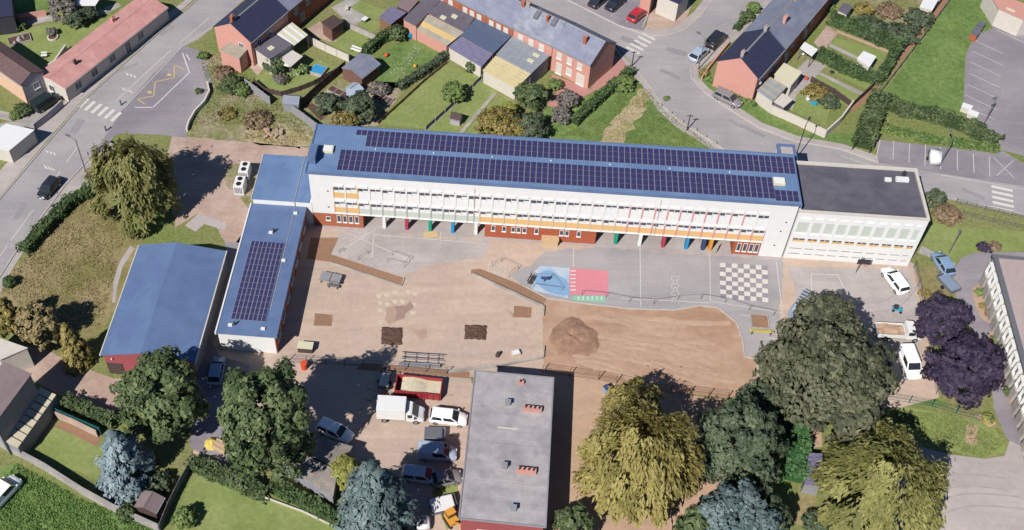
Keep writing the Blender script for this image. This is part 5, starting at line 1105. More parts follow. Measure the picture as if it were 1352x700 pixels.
def table(name, label, x, y, ang, l, w, h, top, leg, cat):
    r_ = thing(name, label, cat, g(x, y), ang); MB().box(-l / 2, l / 2, -w / 2, w / 2, h - .08, h).build('table_top', top, r_, bevel=.01)
    for a in (-1, 1):
        for b in (-1, 1): MB().box(a * (l / 2 - .2) - .05, a * (l / 2 - .2) + .05, b * (w / 2 - .15) - .05, b * (w / 2 - .15) + .05, 0, h - .082).build('leg', leg, r_)
    return r_
t_ = table('table_tennis_table', 'grey table tennis table on the beige playground', 437, 371, R(-14), 2.74, 1.5, .76, 'concrete_grey', 'mid_grey', 'table'); MB().box(-.02, .02, -.8, .8, .762, .9).build('net', 'paving', t_)
def bench(label, x, y, ang, m, l=2.2):
    r_ = thing('bench', label, 'bench', g(x, y), ang)
    for k in range(3): MB().box(-l / 2, l / 2, -.2 + k * .15, -.08 + k * .15, .42, .47).build('slat', m, r_)
    for k in range(2): MB().box(-l / 2, l / 2, .3 + k * .02, .34 + k * .02, .58 + k * .17, .71 + k * .17).build('slat', m, r_)
    for s_ in (-1, 1): MB().box(s_ * (l / 2 - .25) - .04, s_ * (l / 2 - .25) + .04, -.2, .3, 0, .418).build('leg', 'mid_grey', r_); MB().box(s_ * (l / 2 - .25) - .04, s_ * (l / 2 - .25) + .04, .345, .38, 0, .85).build('back_post', 'mid_grey', r_)
bench('yellow bench at the sandbox near the chess board', 1004, 440, R(176), 'lemon', 2.8)
bench('dark wooden bench beside the blue painted game', 702, 372, R(64), 'wood_dark', 1.5)
bench('short grey bench below the table tennis table', 440, 380, R(-14), 'mid_grey', 1.6)
sb = thing('sandbox', 'square sandbox with brown sand below the chess board', 'sandbox', g(1003, 425), ANG); MB().box(-1.0, 1.0, -1.0, 1.0, .01, .1).build('sand_fill', 'soil_mid', sb)
for (a, b, c, d) in ((-1.12, 1.12, -1.12, -1.0), (-1.12, 1.12, 1.0, 1.12), (-1.12, -1.0, -1.0, 1.0), (1.0, 1.12, -1.0, 1.0)): MB().box(a, b, c, d, 0, .16).build('rim_board', 'concrete', sb)
sp = thing('spring_rider', 'small spring rider standing on the blue painted game', 'spring rider', g(719, 371), R(-10))
MB().tube((0, 0, 0), (0, 0, .4), .1, .1, 8).build('spring', 'dark', sp); MB().loft([[(-.5, -.1, .42), (-.5, .1, .42), (-.5, .1, .7), (-.5, -.1, .7)], [(0, -.14, .38), (0, .14, .38), (0, .14, .6), (0, -.14, .6)], [(.5, -.1, .45), (.5, .1, .45), (.5, .1, .95), (.5, -.1, .95)]]).build('seat', 'navy', sp); MB().tube((.35, -.25, .85), (.35, .25, .85), .03, .03, 6).build('handle', 'dark', sp)
bd = MB().box(-.95, .95, -.55, .55, .0, .05).build('plywood_board', 'wood_pale'); bd.location = g(569, 310) + Vector((0, 0, .03)); bd.rotation_euler = (0, 0, R(8)); tag(bd, 'pale plywood board lying in front of the green column', 'board')
yb = thing('folding_barrier', 'yellow striped folding barrier beside the orange column', 'barrier', g(947, 331), R(62))
for k in range(4): MB().box(-.6, .6, -.03, .03, .2 + k * .18, .3 + k * .18).build('slat', 'lemon' if k % 2 == 0 else 'offwhite', yb)
for s_ in (-1, 1): MB().box(s_ * .5 - .03, s_ * .5 + .03, .031, .08, 0, .95).build('leg', 'mid_grey', yb)
wall_run('kerb_wall', 'low pale kerb wall along the brown planting strip', [(624, 363), (718, 406), (717, 418)], .35, .2, 'concrete')
wall_run('kerb_wall', 'low pale kerb wall ending at the sand field corner', [(718, 459), (717, 473), (660, 484), (590, 492)], .35, .2, 'concrete')
wall_run('kerb_wall', 'thin pale kerb along the left brown strip', [(436, 347), (530, 378), (534, 367)], .18, .14, 'concrete')
wall_run('kerb_wall', 'curved pale kerb between tarmac and sand field', [(690, 377), (722, 394), (770, 401), (830, 408), (890, 410), (925, 404), (948, 407), (972, 426), (980, 448), (983, 471), (1000, 475), (1002, 512)], .12, .15, 'kerb')
def mesh_fence(name, label, pts, h, m='mid_grey', step=2.5, n=10, group=None):
    w = [g(*p) for p in pts]; root = thing(name, label, 'fence', w[0], 0, group)
    for i in range(len(w) - 1):
        a, b = w[i] - w[0], w[i + 1] - w[0]; L = (b - a).length; k = max(1, round(L / step)); ang = math.atan2(b.y - a.y, b.x - a.x); sl_ = L / k; mb = MB()
        for q in range(n + 1): mb.box(.06 + (sl_ - .12) * q / n - .007, .06 + (sl_ - .12) * q / n + .007, -.007, .007, .08, h)
        for z in (.08, h * .5, h - .02): mb.box(.06, sl_ - .06, -.01, .01, z, z + .025)
        src = mb.build('mesh_panel', m, root); src.location = a; src.rotation_euler = (0, 0, ang); ps = MB().box(-.04, .04, -.04, .04, 0, h + .1).build('post', m, root); ps.location = a
        for q in range(1, k): inst(src, root, a.lerp(b, q / k), ang)
        for q in range(1, k + 1): inst(ps, root, a.lerp(b, q / k), ang)
    return root
mesh_fence('mesh_fence', 'grey mesh fence panels between brick block and sand field', [(716, 492), (752, 497), (790, 502), (860, 516), (960, 528)], 1.5, 'wood')
mesh_fence('mesh_fence', 'mesh fence along the lower edge of the playground', [(380, 478), (480, 484), (590, 494)], 1.3, 'mid_grey')
mesh_fence('mesh_fence', 'mesh fence beside the car park of the annex', [(1206, 354), (1216, 402), (1224, 440), (1236, 520)], 1.3, 'mid_grey')
mesh_fence('mesh_fence', 'green mesh fence below the purple trees', [(1170, 527), (1230, 537), (1262, 546), (1306, 558)], 1.1, 'teal')
mesh_fence('bike_rack', 'row of metal hoops along the pavement right of the annex', [(1262, 268), (1300, 278), (1352, 290)], .8, 'mid_grey', 1.5, 3)
mesh_fence('bike_rack', 'lower row of metal hoops along the verge right of the annex', [(1270, 284), (1310, 294), (1352, 303)], .8, 'mid_grey', 1.5, 3)
# stack of barriers by the fence
st_ = thing('barrier_stack', 'stack of dark and white crowd barriers lying by the playground fence', 'barriers', g(556, 474), R(-4)); rr = random.Random(2)
for k in range(7):
    y = -.7 + k * .24; MB().tube((-2.6 + rr.uniform(0, .5), y, .25 + .1 * (k % 3)), (2.4 + rr.uniform(0, .5), y + rr.uniform(-.1, .1), .25 + .1 * (k % 3)), .05, .05, 6).build('bar', ('dark', 'alu', 'mid_grey')[k % 3], st_)
for x in (-2, -.6, .8, 2.1): MB().box(x - .05, x + .05, -.8, .85, .05, .19).build('bearer', 'wood', st_)
MB().box(-2.6, 2.4, -1.25, -.9, 0, .45).build('sheet_pack', 'concrete_grey', st_)
pl = thing('pallet_box', 'white topped crate at the left end of the playground fence', 'crate', g(404, 462), R(-6)); MB().box(-.9, .9, -.5, .5, .0, .9).build('crate_body', 'wood_dark', pl); MB().box(-.95, .95, -.55, .55, .902, .98).build('lid', 'cream', pl)
bb = MB().tube((0, 0, 0), (0, 0, .95), .42, .42, 20).tube((0, 0, .95), (0, 0, 1.0), .45, .45, 20).build('red_barrel', 'vermilion', None); bb.location = g(402, 486); tag(bb, 'red drum standing in the tree shadow by the wing', 'drum')
cn = thing('planter_crate', 'white crate lying near the low kerb wall', 'crate', g(681, 468), R(20)); MB().box(-.5, .5, -.35, .35, 0, .45).build('crate_body', 'offwhite', cn); MB().box(-.42, .42, -.27, .27, .452, .5).build('crate_lid', 'white', cn)
ts = thing('tree_stump', 'dark stump beside the low kerb wall', 'stump', g(657, 470)); MB().tube((0, 0, 0), (.05, 0, .7), .3, .2, 9).build('stump_wood', 'wood_dark', ts)
tq = thing('go_kart', 'small turquoise ride-on kart between the white car and the pickup', 'kart', g(1184, 410), R(-20)); MB().box(-.6, .6, -.3, .3, .2, .45).build('body', 'cyan', tq, bevel=.08); MB().box(-.5, .0, -.25, .25, .455, .8).build('seat', 'dark', tq)
for a in (-1, 1):
    for b in (-1, 1): o = MB().tube((0, -.06, 0), (0, .06, 0), .18, .18, 12).build('wheel', 'tyre', tq); o.location = (a * .45, b * .36, .18)
bk2 = thing('basketball_hoop', 'basketball hoop with dark board in front of the white annex', 'basketball hoop', g(1130, 360), R(-95)); MB().tube((0, 0, 0), (0, 0, 3.0), .07, .06, 8).build('pole', 'mid_grey', bk2); MB().tube((0, 0, 2.9), (.8, 0, 3.0), .05, .05, 6).build('arm', 'mid_grey', bk2); MB().box(.8, .86, -.75, .75, 2.6, 3.5).build('backboard', 'dark', bk2)
o = MB()
for k in range(12): a, b = 2 * PI * k / 12, 2 * PI * (k + 1) / 12; o.tube((1.12 + .23 * math.cos(a), .23 * math.sin(a), 2.75), (1.12 + .23 * math.cos(b), .23 * math.sin(b), 2.75), .02, .02, 5)
o.build('rim', 'vermilion', bk2)
# lamp posts and poles
def lamp(label, x, y, h, ang, m='mid_grey', arm=1.2, name='street_lamp'):
    r_ = thing(name, label, 'street lamp', g(x, y), ang); MB().tube((0, 0, 0), (0, 0, h), .09, .06, 8).build('pole', m, r_); MB().tube((0, 0, h - .1), (arm, 0, h + .15), .05, .04, 6).build('arm', m, r_); MB().box(arm - .15, arm + .5, -.14, .14, h + .1, h + .24).build('lamp_head', m, r_)
lamp('street lamp beside the willow and the main street', 113, 226, 6, R(150))
lamp('street lamp at the corner of the side street', 922, 92, 6, R(130))
lamp('tall lamp post behind the school roof', 1048, 214, 7, R(60), 'dark')
lamp('thin lamp post in the parking strip behind the annex', 1242, 216, 5, R(90))
lamp('lamp post on the lawn right of the annex', 1253, 334, 3.5, R(60), 'mid_grey', .4)
lamp('lamp post beside the hedge of the right hand car park', 1300, 162, 5, R(-140), 'mid_grey', .8)
for i_, (x, y, lb) in enumerate(((907, 172, 'pole at the road edge behind the school'), (834, 88, 'short pole at the end of the terrace'))):
    r_ = thing('utility_pole', 'thin dark utility ' + lb, 'pole', g(x, y)); MB().tube((0, 0, 0), (0, 0, 3), .1, .07, 8).build('pole', 'wood_dark', r_); MB().box(-.4, .4, -.05, .05, 2.7, 2.8).build('crossarm', 'wood_dark', r_)
for i_, (x, y) in enumerate(((872, 140), (885, 150), (900, 161), (918, 172), (931, 181), (944, 190))):
    b_ = MB().tube((0, 0, 0), (0, 0, .35), .3, .24, 9).tube((0, 0, .35), (0, 0, .42), .24, .1, 9).build('boulder', 'stone', None); b_.location = g(x, y); tag(b_, ('topmost', 'second from the top', 'third from the top', 'third from the school roof', 'second from the school roof', 'lowest')[i_] + ' of the grey stone blocks lining the road bend', 'boulder', 'stone blocks along the road edge')
r_ = thing('wheelie_bin', 'blue wheelie bin at the edge of the dirt track above the golden willow', 'bin', g(800, 518), R(30)); MB().box(-.3, .3, -.35, .35, .05, 1.0).build('bin_body', 'car_blue', r_, bevel=.05); MB().box(-.33, .33, -.38, .38, 1.005, 1.1).build('lid', 'navy', r_)
# cart, bins and small yard objects
for (x, y, m_, lb) in ((1292, 40, 'dark', 'black recycling bin at the top of the car park'), (1288, 46, 'car_blue', 'pale blue recycling bin next to the black one'), (1284, 52, 'brick_deep', 'reddish recycling bin next to the pale blue one')):
    r_ = thing('recycling_bin', lb, 'bin', g(x, y), R(50)); MB().box(-.55, .55, -.5, .5, 0, 1.2).build('bin_body', m_, r_, bevel=.06); MB().box(-.6, .6, -.55, .55, 1.205, 1.3).build('lid', 'mid_grey', r_)
for (x, y, lb) in ((1274, 147, 'white grit box by the hedge of the car park'), (1282, 156, 'larger white box beside the grit box')):
    r_ = thing('grit_box', lb, 'box', g(x, y), R(-30)); MB().box(-.7, .7, -.5, .5, 0, .9).build('box_body', 'offwhite', r_, bevel=.05); MB().box(-.74, .74, -.54, .54, .905, 1.0).build('lid', 'white', r_)
r_ = thing('parked_trailer', 'white camper trailer in the parking strip', 'trailer', g(1232, 212), R(80)); MB().loft([[(-1.4, -.7, .4), (-1.4, .7, .4), (-1.2, .6, 1.3), (-1.2, -.6, 1.3)], [(0, -.85, .35), (0, .85, .35), (0, .75, 1.7), (0, -.75, 1.7)], [(1.4, -.7, .4), (1.4, .7, .4), (1.1, .6, 1.3), (1.1, -.6, 1.3)]]).build('shell', 'white', r_, True); MB().box(1.3, 2.1, -.05, .05, .35, .42).build('drawbar', 'mid_grey', r_)
for s_ in (-1, 1): o = MB().tube((0, -.08, 0), (0, .08, 0), .28, .28, 12).build('wheel', 'tyre', r_); o.location = (0, s_ * .85, .28)
yx = thing('mini_digger', 'yellow mini digger at the bottom beside the brick block', 'digger', g(596, 688), R(-60)); MB().box(-.8, .8, -.55, .55, .35, .95).build('body', 'amber', yx, bevel=.05); MB().box(-.6, .1, -.45, .45, .95, 1.7).build('cab', 'car_glass', yx); MB().box(-.65, .15, -.5, .5, 1.7, 1.78).build('cab_roof', 'amber', yx); MB().tube((.7, 0, .9), (1.6, 0, 1.9), .12, .1, 6).build('boom', 'amber', yx); MB().tube((1.6, 0, 1.9), (2.2, 0, .9), .1, .08, 6).build('arm', 'amber', yx); MB().box(2.0, 2.5, -.3, .3, .5, .9).build('bucket', 'dark', yx)
for s_ in (-1, 1): MB().box(-.9, .9, s_ * .55 - .14, s_ * .55 + .14, .0, .35).build('track', 'tyre', yx, bevel=.1)
r_ = thing('bulk_bag', 'white bulk bag at the bottom near the dark conifer', 'bag', g(559, 694)); MB().loft([[(-.6, -.6, 0), (.6, -.6, 0), (.6, .6, 0), (-.6, .6, 0)], [(-.75, -.75, .5), (.75, -.75, .5), (.75, .75, .5), (-.75, .75, .5)], [(-.6, -.6, 1.05), (.6, -.6, 1.05), (.6, .6, 1.05), (-.6, .6, 1.05)]]).build('bag_body', 'white', r_, True); MB().box(-.4, .4, -.4, .4, 1.052, 1.12).build('bag_fill', 'mid_grey', r_)
r_ = thing('timber_stack', 'pale stack of sawn timber between the two big dark trees', 'timber', g(292, 592), R(-30))
for k in range(5):
    for j in range(2): MB().box(-.9, .9, -.6 + k * .25, -.38 + k * .25, .05 + j * .3, .32 + j * .3).build('beam', 'wood_pale' if (k + j) % 2 else 'sand_pale', r_)
r_ = thing('tarpaulin_heap', 'crumpled yellowish tarpaulin beside the timber stack', 'tarpaulin', g(281, 586)); mo = MB(); rr = random.Random(1); vs = [(0, 0, .9)]; fs = []
for j in range(1, 4):
    for i in range(9): a = 2 * PI * i / 9; vs.append((math.cos(a) * .35 * j * rr.uniform(.8, 1.2), math.sin(a) * .32 * j * rr.uniform(.8, 1.2), .9 * (1 - j / 3) + rr.uniform(0, .18) * (j < 3)))
for i in range(9): fs.append((0, 1 + i, 1 + (i + 1) % 9))
for j in range(2):
    for i in range(9): a, b = 1 + j * 9 + i, 1 + j * 9 + (i + 1) % 9; fs.append((a, a + 9, b + 9, b))
mo.add(vs, fs).build('cloth', 'lemon', r_)
r_ = thing('brick_pile', 'pile of reddish rubble on the scrub ground behind the link block', 'rubble', g(361, 178)); rr = random.Random(3)
for k in range(14): o = MB().box(-.3, .3, -.18, .18, 0, .22).build('block', 'sand_pale' if k % 2 else 'pink_paving', r_); o.location = (rr.uniform(-1.2, 1.2), rr.uniform(-.8, .8), (k % 3) * .2); o.rotation_euler = (rr.uniform(-.1, .1), rr.uniform(-.1, .1), rr.uniform(0, 3))
# bollards at the plain tarmac by the street
for x, y, lb in ((160, 139, 'short dark bollard at the end of the zebra crossing'), (140, 173, 'grey electric box at the edge of the forecourt')):
    r_ = MB().tube((0, 0, 0), (0, 0, .9), .14, .12, 8).tube((0, 0, .9), (0, 0, 1.0), .16, .08, 8).build('bollard', 'mid_grey', None); r_.location = g(x, y); tag(r_, lb, 'bollard')

# ---- gardens: pool, parasol, beds, toys
pw = thing('garden_pool', 'blue garden pool with pale rim behind the corner house', 'pool', g(420, 95), R(-20)); MB().prism([(-1.1, -.95), (1.1, -1.1), (1.25, .9), (-.9, 1.1)], 0, .55).build('pool_wall', 'paving', pw); MB().prism([(-1.0, -.85), (1.0, -1.0), (1.13, .8), (-.82, 1.0)], .552, .565).build('water', 'pool', pw)
pz = thing('parasol', 'round white parasol beside the white canopy', 'parasol', g(383, 96)); MB().tube((0, 0, 0), (0, 0, 2.2), .04, .04, 6).build('pole', 'alu', pz); v_ = [(0, 0, 2.45)] + [(math.cos(i * PI / 4) * 1.05, math.sin(i * PI / 4) * 1.05, 1.95) for i in range(8)]; MB().add(v_, [(0, 1 + i, 1 + (i + 1) % 8) for i in range(8)]).build('canopy', 'offwhite', pz)
for (x, y, r0, m_, lb) in ((510, 75, .35, 'vermilion', 'red ball on the daisy lawn'), (548, 89, .3, 'amber', 'orange toy on the daisy lawn')):
    bm_ = bmesh.new(); bmesh.ops.create_icosphere(bm_, subdivisions=2, radius=r0); me = bpy.data.meshes.new('garden_ball'); bm_.to_mesh(me); bm_.free(); me.materials.append(M[m_]); me.polygons.foreach_set('use_smooth', [True] * len(me.polygons)); o = bpy.data.objects.new('garden_ball', me); C.objects.link(o); o.location = g(x, y) + Vector((0, 0, r0)); tag(o, lb, 'ball')
def raised_bed(label, x, y, ang, l, w, n):
    r_ = thing('raised_bed', label, 'garden bed', g(x, y), ang); MB().box(-l / 2 + .06, l / 2 - .06, -w / 2 + .06, w / 2 - .06, .01, .2).build('soil_fill', 'soil', r_)
    for s_ in (-1, 1): MB().box(-l / 2, l / 2, s_ * w / 2 - .05, s_ * w / 2 + .05, 0, .3).build('board', 'concrete', r_)
    for k in range(n + 1): MB().box(-l / 2 + l * k / n - .05, -l / 2 + l * k / n + .05, -w / 2 + .052, w / 2 - .052, 0, .28).build('board', 'concrete', r_)
raised_bed('raised vegetable bed divided into squares below the daisy lawn', 506, 132, R(-30), 2.8, 1.6, 4)
raised_bed('long pale raised bed beside the greenhouse', 448, 123, R(-35), 3.6, 1.3, 3)
raised_bed('rock garden bed with white stones in the top left lawn', 26, 53, R(25), 3.4, 2.0, 1)
for i_, (dx, dy, r0) in enumerate(((0, 0, .5), (5, -3, .35), (-6, 4, .3))):
    o = MB().tube((0, 0, .15), (0, 0, .15 + r0 * 1.2), r0, r0 * .4, 7).build('garden_rock', 'stone', None); o.location = g(26 + dx, 54 + dy); tag(o, ('largest pale rock of the rock garden', 'pale rock at the right of the rock garden', 'pale rock at the left of the rock garden')[i_], 'rock')
rg = thing('stone_ring', 'round white stone planter ring in the top left lawn', 'planter', g(70, 50))
for k in range(12): a = 2 * PI * k / 12; o = MB().box(-.2, .2, -.1, .1, 0, .25).build('stone', 'offwhite', rg); o.location = (math.cos(a) * .75, math.sin(a) * .75, 0); o.rotation_euler = (0, 0, a + PI / 2)
MB().tube((0, 0, .01), (0, 0, .12), .62, .62, 14).build('soil_fill', 'soil', rg)
bench('small white garden bench in the top left lawn', 59, 76, R(0), 'white', .9)
bench('white garden bench on the pavilion lawn', 470, 69, R(-28), 'white', 1.8)
r_ = thing('trampoline', 'dark round trampoline on the middle lawn', 'trampoline', g(1098, 97)); MB().tube((0, 0, .3), (0, 0, .36), .35, .35, 14).build('mat', 'dark', r_)
for k in range(3): a = 2.1 * k; MB().tube((math.cos(a) * .3, math.sin(a) * .3, 0), (math.cos(a) * .3, math.sin(a) * .3, .3), .03, .03, 5).build('leg', 'mid_grey', r_)
r_ = thing('garden_tub', 'turquoise tub in the walled corner garden', 'tub', g(1074, 138), R(-25)); MB().loft([[(-.4, -.25, 0), (.4, -.25, 0), (.4, .25, 0), (-.4, .25, 0)], [(-.5, -.32, .45), (.5, -.32, .45), (.5, .32, .45), (-.5, .32, .45)]]).build('tub_body', 'cyan', r_, bevel=.05)
r_ = thing('water_butt', 'bright blue water butt by the brick wall of the daisy lawn', 'barrel', g(542, 50)); MB().tube((0, 0, 0), (0, 0, .9), .33, .36, 14).tube((0, 0, .9), (0, 0, .95), .38, .3, 14).build('barrel_body', 'azure', r_)
table('patio_table', 'pale patio table behind the middle house', 1066, 72, R(30), 1.4, .9, .74, 'white', 'mid_grey', 'table')
table('patio_table', 'white garden table on the lawn below the tan terrace', 482, 29, R(50), 1.0, .8, .7, 'white', 'mid_grey', 'table')

def chair(label, x, y, ang, m):
    r_ = thing('garden_chair', label, 'chair', g(x, y), ang); MB().box(-.24, .24, -.24, .24, .4, .45).build('seat', m, r_); MB().box(-.24, .24, .2, .25, .452, .95).build('backrest', m, r_)
    for a in (-1, 1):
        for b in (-1, 1): MB().box(a * .2 - .025, a * .2 + .025, b * .2 - .025, b * .2 + .025, 0, .398).build('leg', m, r_)
for a_ in (('white garden chair left of the pale patio table', 1059, 74, R(60), 'white'), ('dark garden chair right of the pale patio table', 1072, 68, R(-100), 'dark'), ('white garden chair beside the walled garden tub', 1066, 134, R(20), 'white'), ('red garden chair on the patio behind the cream extension', 1064, 106, R(150), 'vermilion'), ('white garden chair next to the parasol', 394, 100, R(-40), 'white'), ('pale garden chair on the tan terrace above the pavilion', 458, 14, R(10), 'offwhite')): chair(*a_)
# ---- walls and fences of the gardens
wall_run('garden_wall', 'white slab wall between pool garden and pavilion lawn', [(404, 55), (430, 68), (461, 82)], 1.4, .12, 'offwhite', panel=2.0, posts='concrete')
wall_run('garden_wall', 'pale concrete wall between pavilion lawn and upper terrace', [(452, 33), (476, 44), (500, 55)], 1.0, .15, 'concrete', panel=2.0, posts='concrete')
wall_run('garden_fence', 'dark panel fence along the pool garden', [(393, 148), (418, 124), (456, 92)], 1.6, .08, 'wood_dark', 'fence', panel=1.8, posts='wood_dark')
wall_run('garden_fence', 'grey concrete fence panels at the scrub ground', [(325, 115), (340, 126), (357, 139)], 1.6, .1, 'concrete_grey', 'fence', panel=1.8, posts='concrete')
wall_run('garden_fence', 'second run of grey concrete fence panels near the school corner', [(387, 150), (402, 161), (419, 174)], 1.6, .1, 'concrete_grey', 'fence', panel=1.8, posts='concrete')
wall_run('garden_fence', 'dark curved fence at the bottom of the pool garden', [(336, 110), (350, 122), (372, 127), (396, 120), (416, 112), (452, 92)], .9, .06, 'wood_dark', 'fence', panel=1.5, posts='wood_dark')
wall_run('garden_fence', 'low wire fence between the two long lawns', [(562, 172), (600, 138), (636, 104)], .7, .03, 'mid_grey', 'fence', panel=2.2, posts='concrete')
wall_run('garden_wall', 'long fence of pale boards left of the long lawn', [(500, 163), (530, 136), (560, 108), (590, 84)], .5, .05, 'wood', 'fence', panel=2.0, posts='wood_dark')
wall_run('garden_wall', 'white boundary wall round the corner garden by the road', [(1000, 137), (1018, 150), (1050, 164), (1088, 182), (1108, 164), (1124, 142)], 1.4, .15, 'offwhite', cap='y')
wall_run('garden_fence', 'dark fence behind the middle lawns beside the footpath', [(1124, 142), (1150, 118), (1180, 84), (1206, 52), (1240, 6), (1256, -18)], 1.1, .06, 'wood_dark', 'fence', panel=2.2, posts='dark')
wall_run('garden_fence', 'low fence along the meadow side of the footpath', [(1160, 126), (1180, 100), (1220, 48), (1266, -16)], .7, .04, 'mid_grey', 'fence', panel=2.4, posts='dark')
wall_run('garden_fence', 'dark fence between the corner garden and the middle lawn', [(1070, 108), (1100, 124), (1124, 142)], 1.0, .06, 'wood_dark', 'fence', panel=1.8, posts='wood_dark')
wall_run('garden_wall', 'brick and stone front wall of the corner house', [(926, 106), (936, 92), (952, 72), (962, 60)], .8, .2, 'brick_pink')
wall_run('boundary_wall', 'long pale concrete wall between the bottom left gardens', [(-30, 572), (0, 588), (60, 620), (110, 652), (150, 674), (212, 702)], 1.2, .3, 'concrete', cap='y')
wall_run('boundary_wall', 'pinkish wall behind the teal fence', [(76, 552), (100, 562), (130, 577)], 1.3, .15, 'pink_paving')
wall_run('garden_fence', 'teal mesh screen fence above the small lawn', [(70, 546), (100, 559), (134, 574)], 1.5, .04, 'teal', 'fence', panel=1.8, posts='teal')
wall_run('garden_fence', 'grey board fence beside the dark shed', [(212, 702), (224, 672), (240, 640), (256, 612)], 1.4, .06, 'mid_grey', 'fence', panel=1.6, posts='mid_grey')
wall_run('garden_wall', 'low white kerb along the hedge of the bottom lawn', [(284, 628), (340, 654), (400, 676), (450, 700)], .25, .12, 'offwhite')
wall_run('street_wall', 'pale street wall in front of the front yard', [(46, 172), (64, 158), (84, 140)], 1.2, .2, 'lavender')
wall_run('street_wall', 'white wall under the top left garden terrace', [(-40, 38), (0, 30), (62, 21)], 1.0, .15, 'brick_pink', cap='y')
wall_run('curved_wall', 'curved white retaining wall at the forecourt edge', [(274, 112), (277, 124), (270, 138), (258, 150), (250, 164), (247, 174)], .7, .25, 'offwhite')
wall_run('garden_wall', 'white wall between top left lawn and salmon roof', [(60, 96), (74, 86), (88, 66)], 1.0, .3, 'offwhite')

# =================================================================== VEGETATION
tree('willow_tree', 'weeping willow beside the main street', 173, 240, 5.0, 5.8, 6.2, 'weep', 'leaf_willow', 1, size=.24)
tree('willow_tree', 'large golden willow right of the brick block', 844, 606, 5.8, 5.9, 6.4, 'weep', 'leaf_gold', 2, size=.24)
tree('willow_tree', 'smaller yellow green crown behind the golden willow', 834, 540, 3.2, 3.2, 4.0, 'weep', 'leaf_gold', 22, size=.24)
tree('willow_tree', 'yellow green willow at the bottom right beside the pale car park', 1162, 644, 5.9, 5.7, 6.0, 'weep', 'leaf_lime', 3, size=.24)
tree('broadleaf_tree', 'dense dark green tree at the end of the blue roofed hall', 212, 526, 4.9, 5.8, 6.0, 'round', 'leaf_green', 4)
tree('broadleaf_tree', 'very tall green tree right of the pale blue hatchback', 350, 562, 4.9, 9.0, 9.2, 'round', 'leaf_green', 5, size=.3)
tree('spruce_tree', 'blue grey spruce in the bottom left garden', 160, 604, 3.5, 4.8, 4.8, 'cone', 'leaf_spruce', 6, size=.26)
tree('conifer_tree', 'dark blue green conifer at the bottom beside the parked cars', 495, 660, 4.6, 7.0, 7.0, 'cone', 'leaf_blue', 7, size=.28)
shrub('bright yellow green bush at the corner of the corrugated shed', 456, 624, 1.9, 3.6, 'leaf_yellow', 8, 'tall_bush')
tree('broadleaf_tree', 'grey green round tree right of the golden willow', 974, 592, 4.9, 5.6, 5.6, 'round', 'leaf_dark', 9)
tree('broadleaf_tree', 'blue grey tree at the bottom edge below the grey green one', 968, 688, 4.2, 4.2, 4.4, 'round', 'leaf_blue', 10)
tree('broadleaf_tree', 'green tree between the golden willow and the grey green tree, at the bottom edge', 925, 705, 2.6, 3.4, 3.5, 'round', 'leaf_green', 27)
tree('oak_tree', 'huge olive green oak at the right of the sand field', 1086, 496, 6.6, 6.2, 7.0, 'round', 'leaf_oak', 11, size=.34, lobes=((1084, 432, 3.8, 3.8, 6.0), (1134, 496, 4.2, 4.2, 6.0), (1112, 545, 4.2, 4.0, 6.0), (1036, 486, 3.2, 3.2, 5.4)))
tree('plum_tree', 'smaller purple leaved tree nearer the annex', 1245, 426, 3.3, 3.3, 4.2, 'round', 'leaf_purple', 13, size=.26)
tree('plum_tree', 'larger purple leaved tree by the loop road', 1272, 493, 4.1, 4.2, 4.8, 'round', 'leaf_purple', 14, size=.28)
tree('broadleaf_tree', 'dark tree in shade at the lower corner of the sand field', 998, 538, 2.8, 3.0, 3.4, 'round', 'leaf_dark', 15)
tree('broadleaf_tree', 'small dark green tree at the bottom beside the dirt track', 756, 694, 2.0, 2.4, 2.6, 'round', 'leaf_green', 16, size=.22)
tree('broadleaf_tree', 'dark shaded tree at the bottom edge left of the yellow green willow', 1010, 690, 2.4, 3.0, 3.2, 'round', 'leaf_dark', 28)
hedge('hedge', 'tall bright green hedge beside the narrow shed', [(1046, 636), (1050, 600), (1054, 562)], 2.2, 2.2, 'leaf_bright', 1)
tree('autumn_tree', 'yellow brown tree at the left edge', 8, 418, 1.9, 3.0, 3.3, 'round', 'leaf_olive', 17, size=.22)
tree('autumn_tree', 'pale olive tree second from the left edge', 48, 430, 2.5, 3.1, 3.3, 'round', 'leaf_khaki', 18, size=.22)
tree('autumn_tree', 'narrow yellow tree in front of the red end wall lane', 95, 454, 2.0, 3.8, 3.8, 'cone', 'leaf_olive', 19, size=.22)
hedge('hedge', 'long dark hedge along the main street beside the rough lawn', [(34, 334), (60, 305), (92, 272), (120, 256)], 1.6, 1.4, 'leaf_hedge', 2)
shrub('small dark shrub at the lower end of the street hedge', 12, 372, .9, 1.3, 'leaf_hedge', 20)
hedge('hedge', 'dark hedge along the shaded lane at the bottom left', [(92, 536), (118, 546), (150, 562)], 1.3, 1.6, 'leaf_green', 3)
hedge('hedge', 'dark green hedge below the timber stack', [(256, 616), (300, 634), (350, 656)], 1.6, 1.5, 'leaf_green', 4)
hedge('hedge', 'hedge behind the bottom lawn below the corrugated shed', [(364, 646), (400, 664), (446, 690)], 1.4, 1.3, 'leaf_hedge', 5)
shrub('small apple shrub at the corner of the bottom lawn', 244, 684, 1.3, 2.0, 'leaf_fresh', 21)
shrub('dark shrub beside the boundary wall in the bottom left', 168, 676, 1.2, 1.6, 'leaf_green', 23)
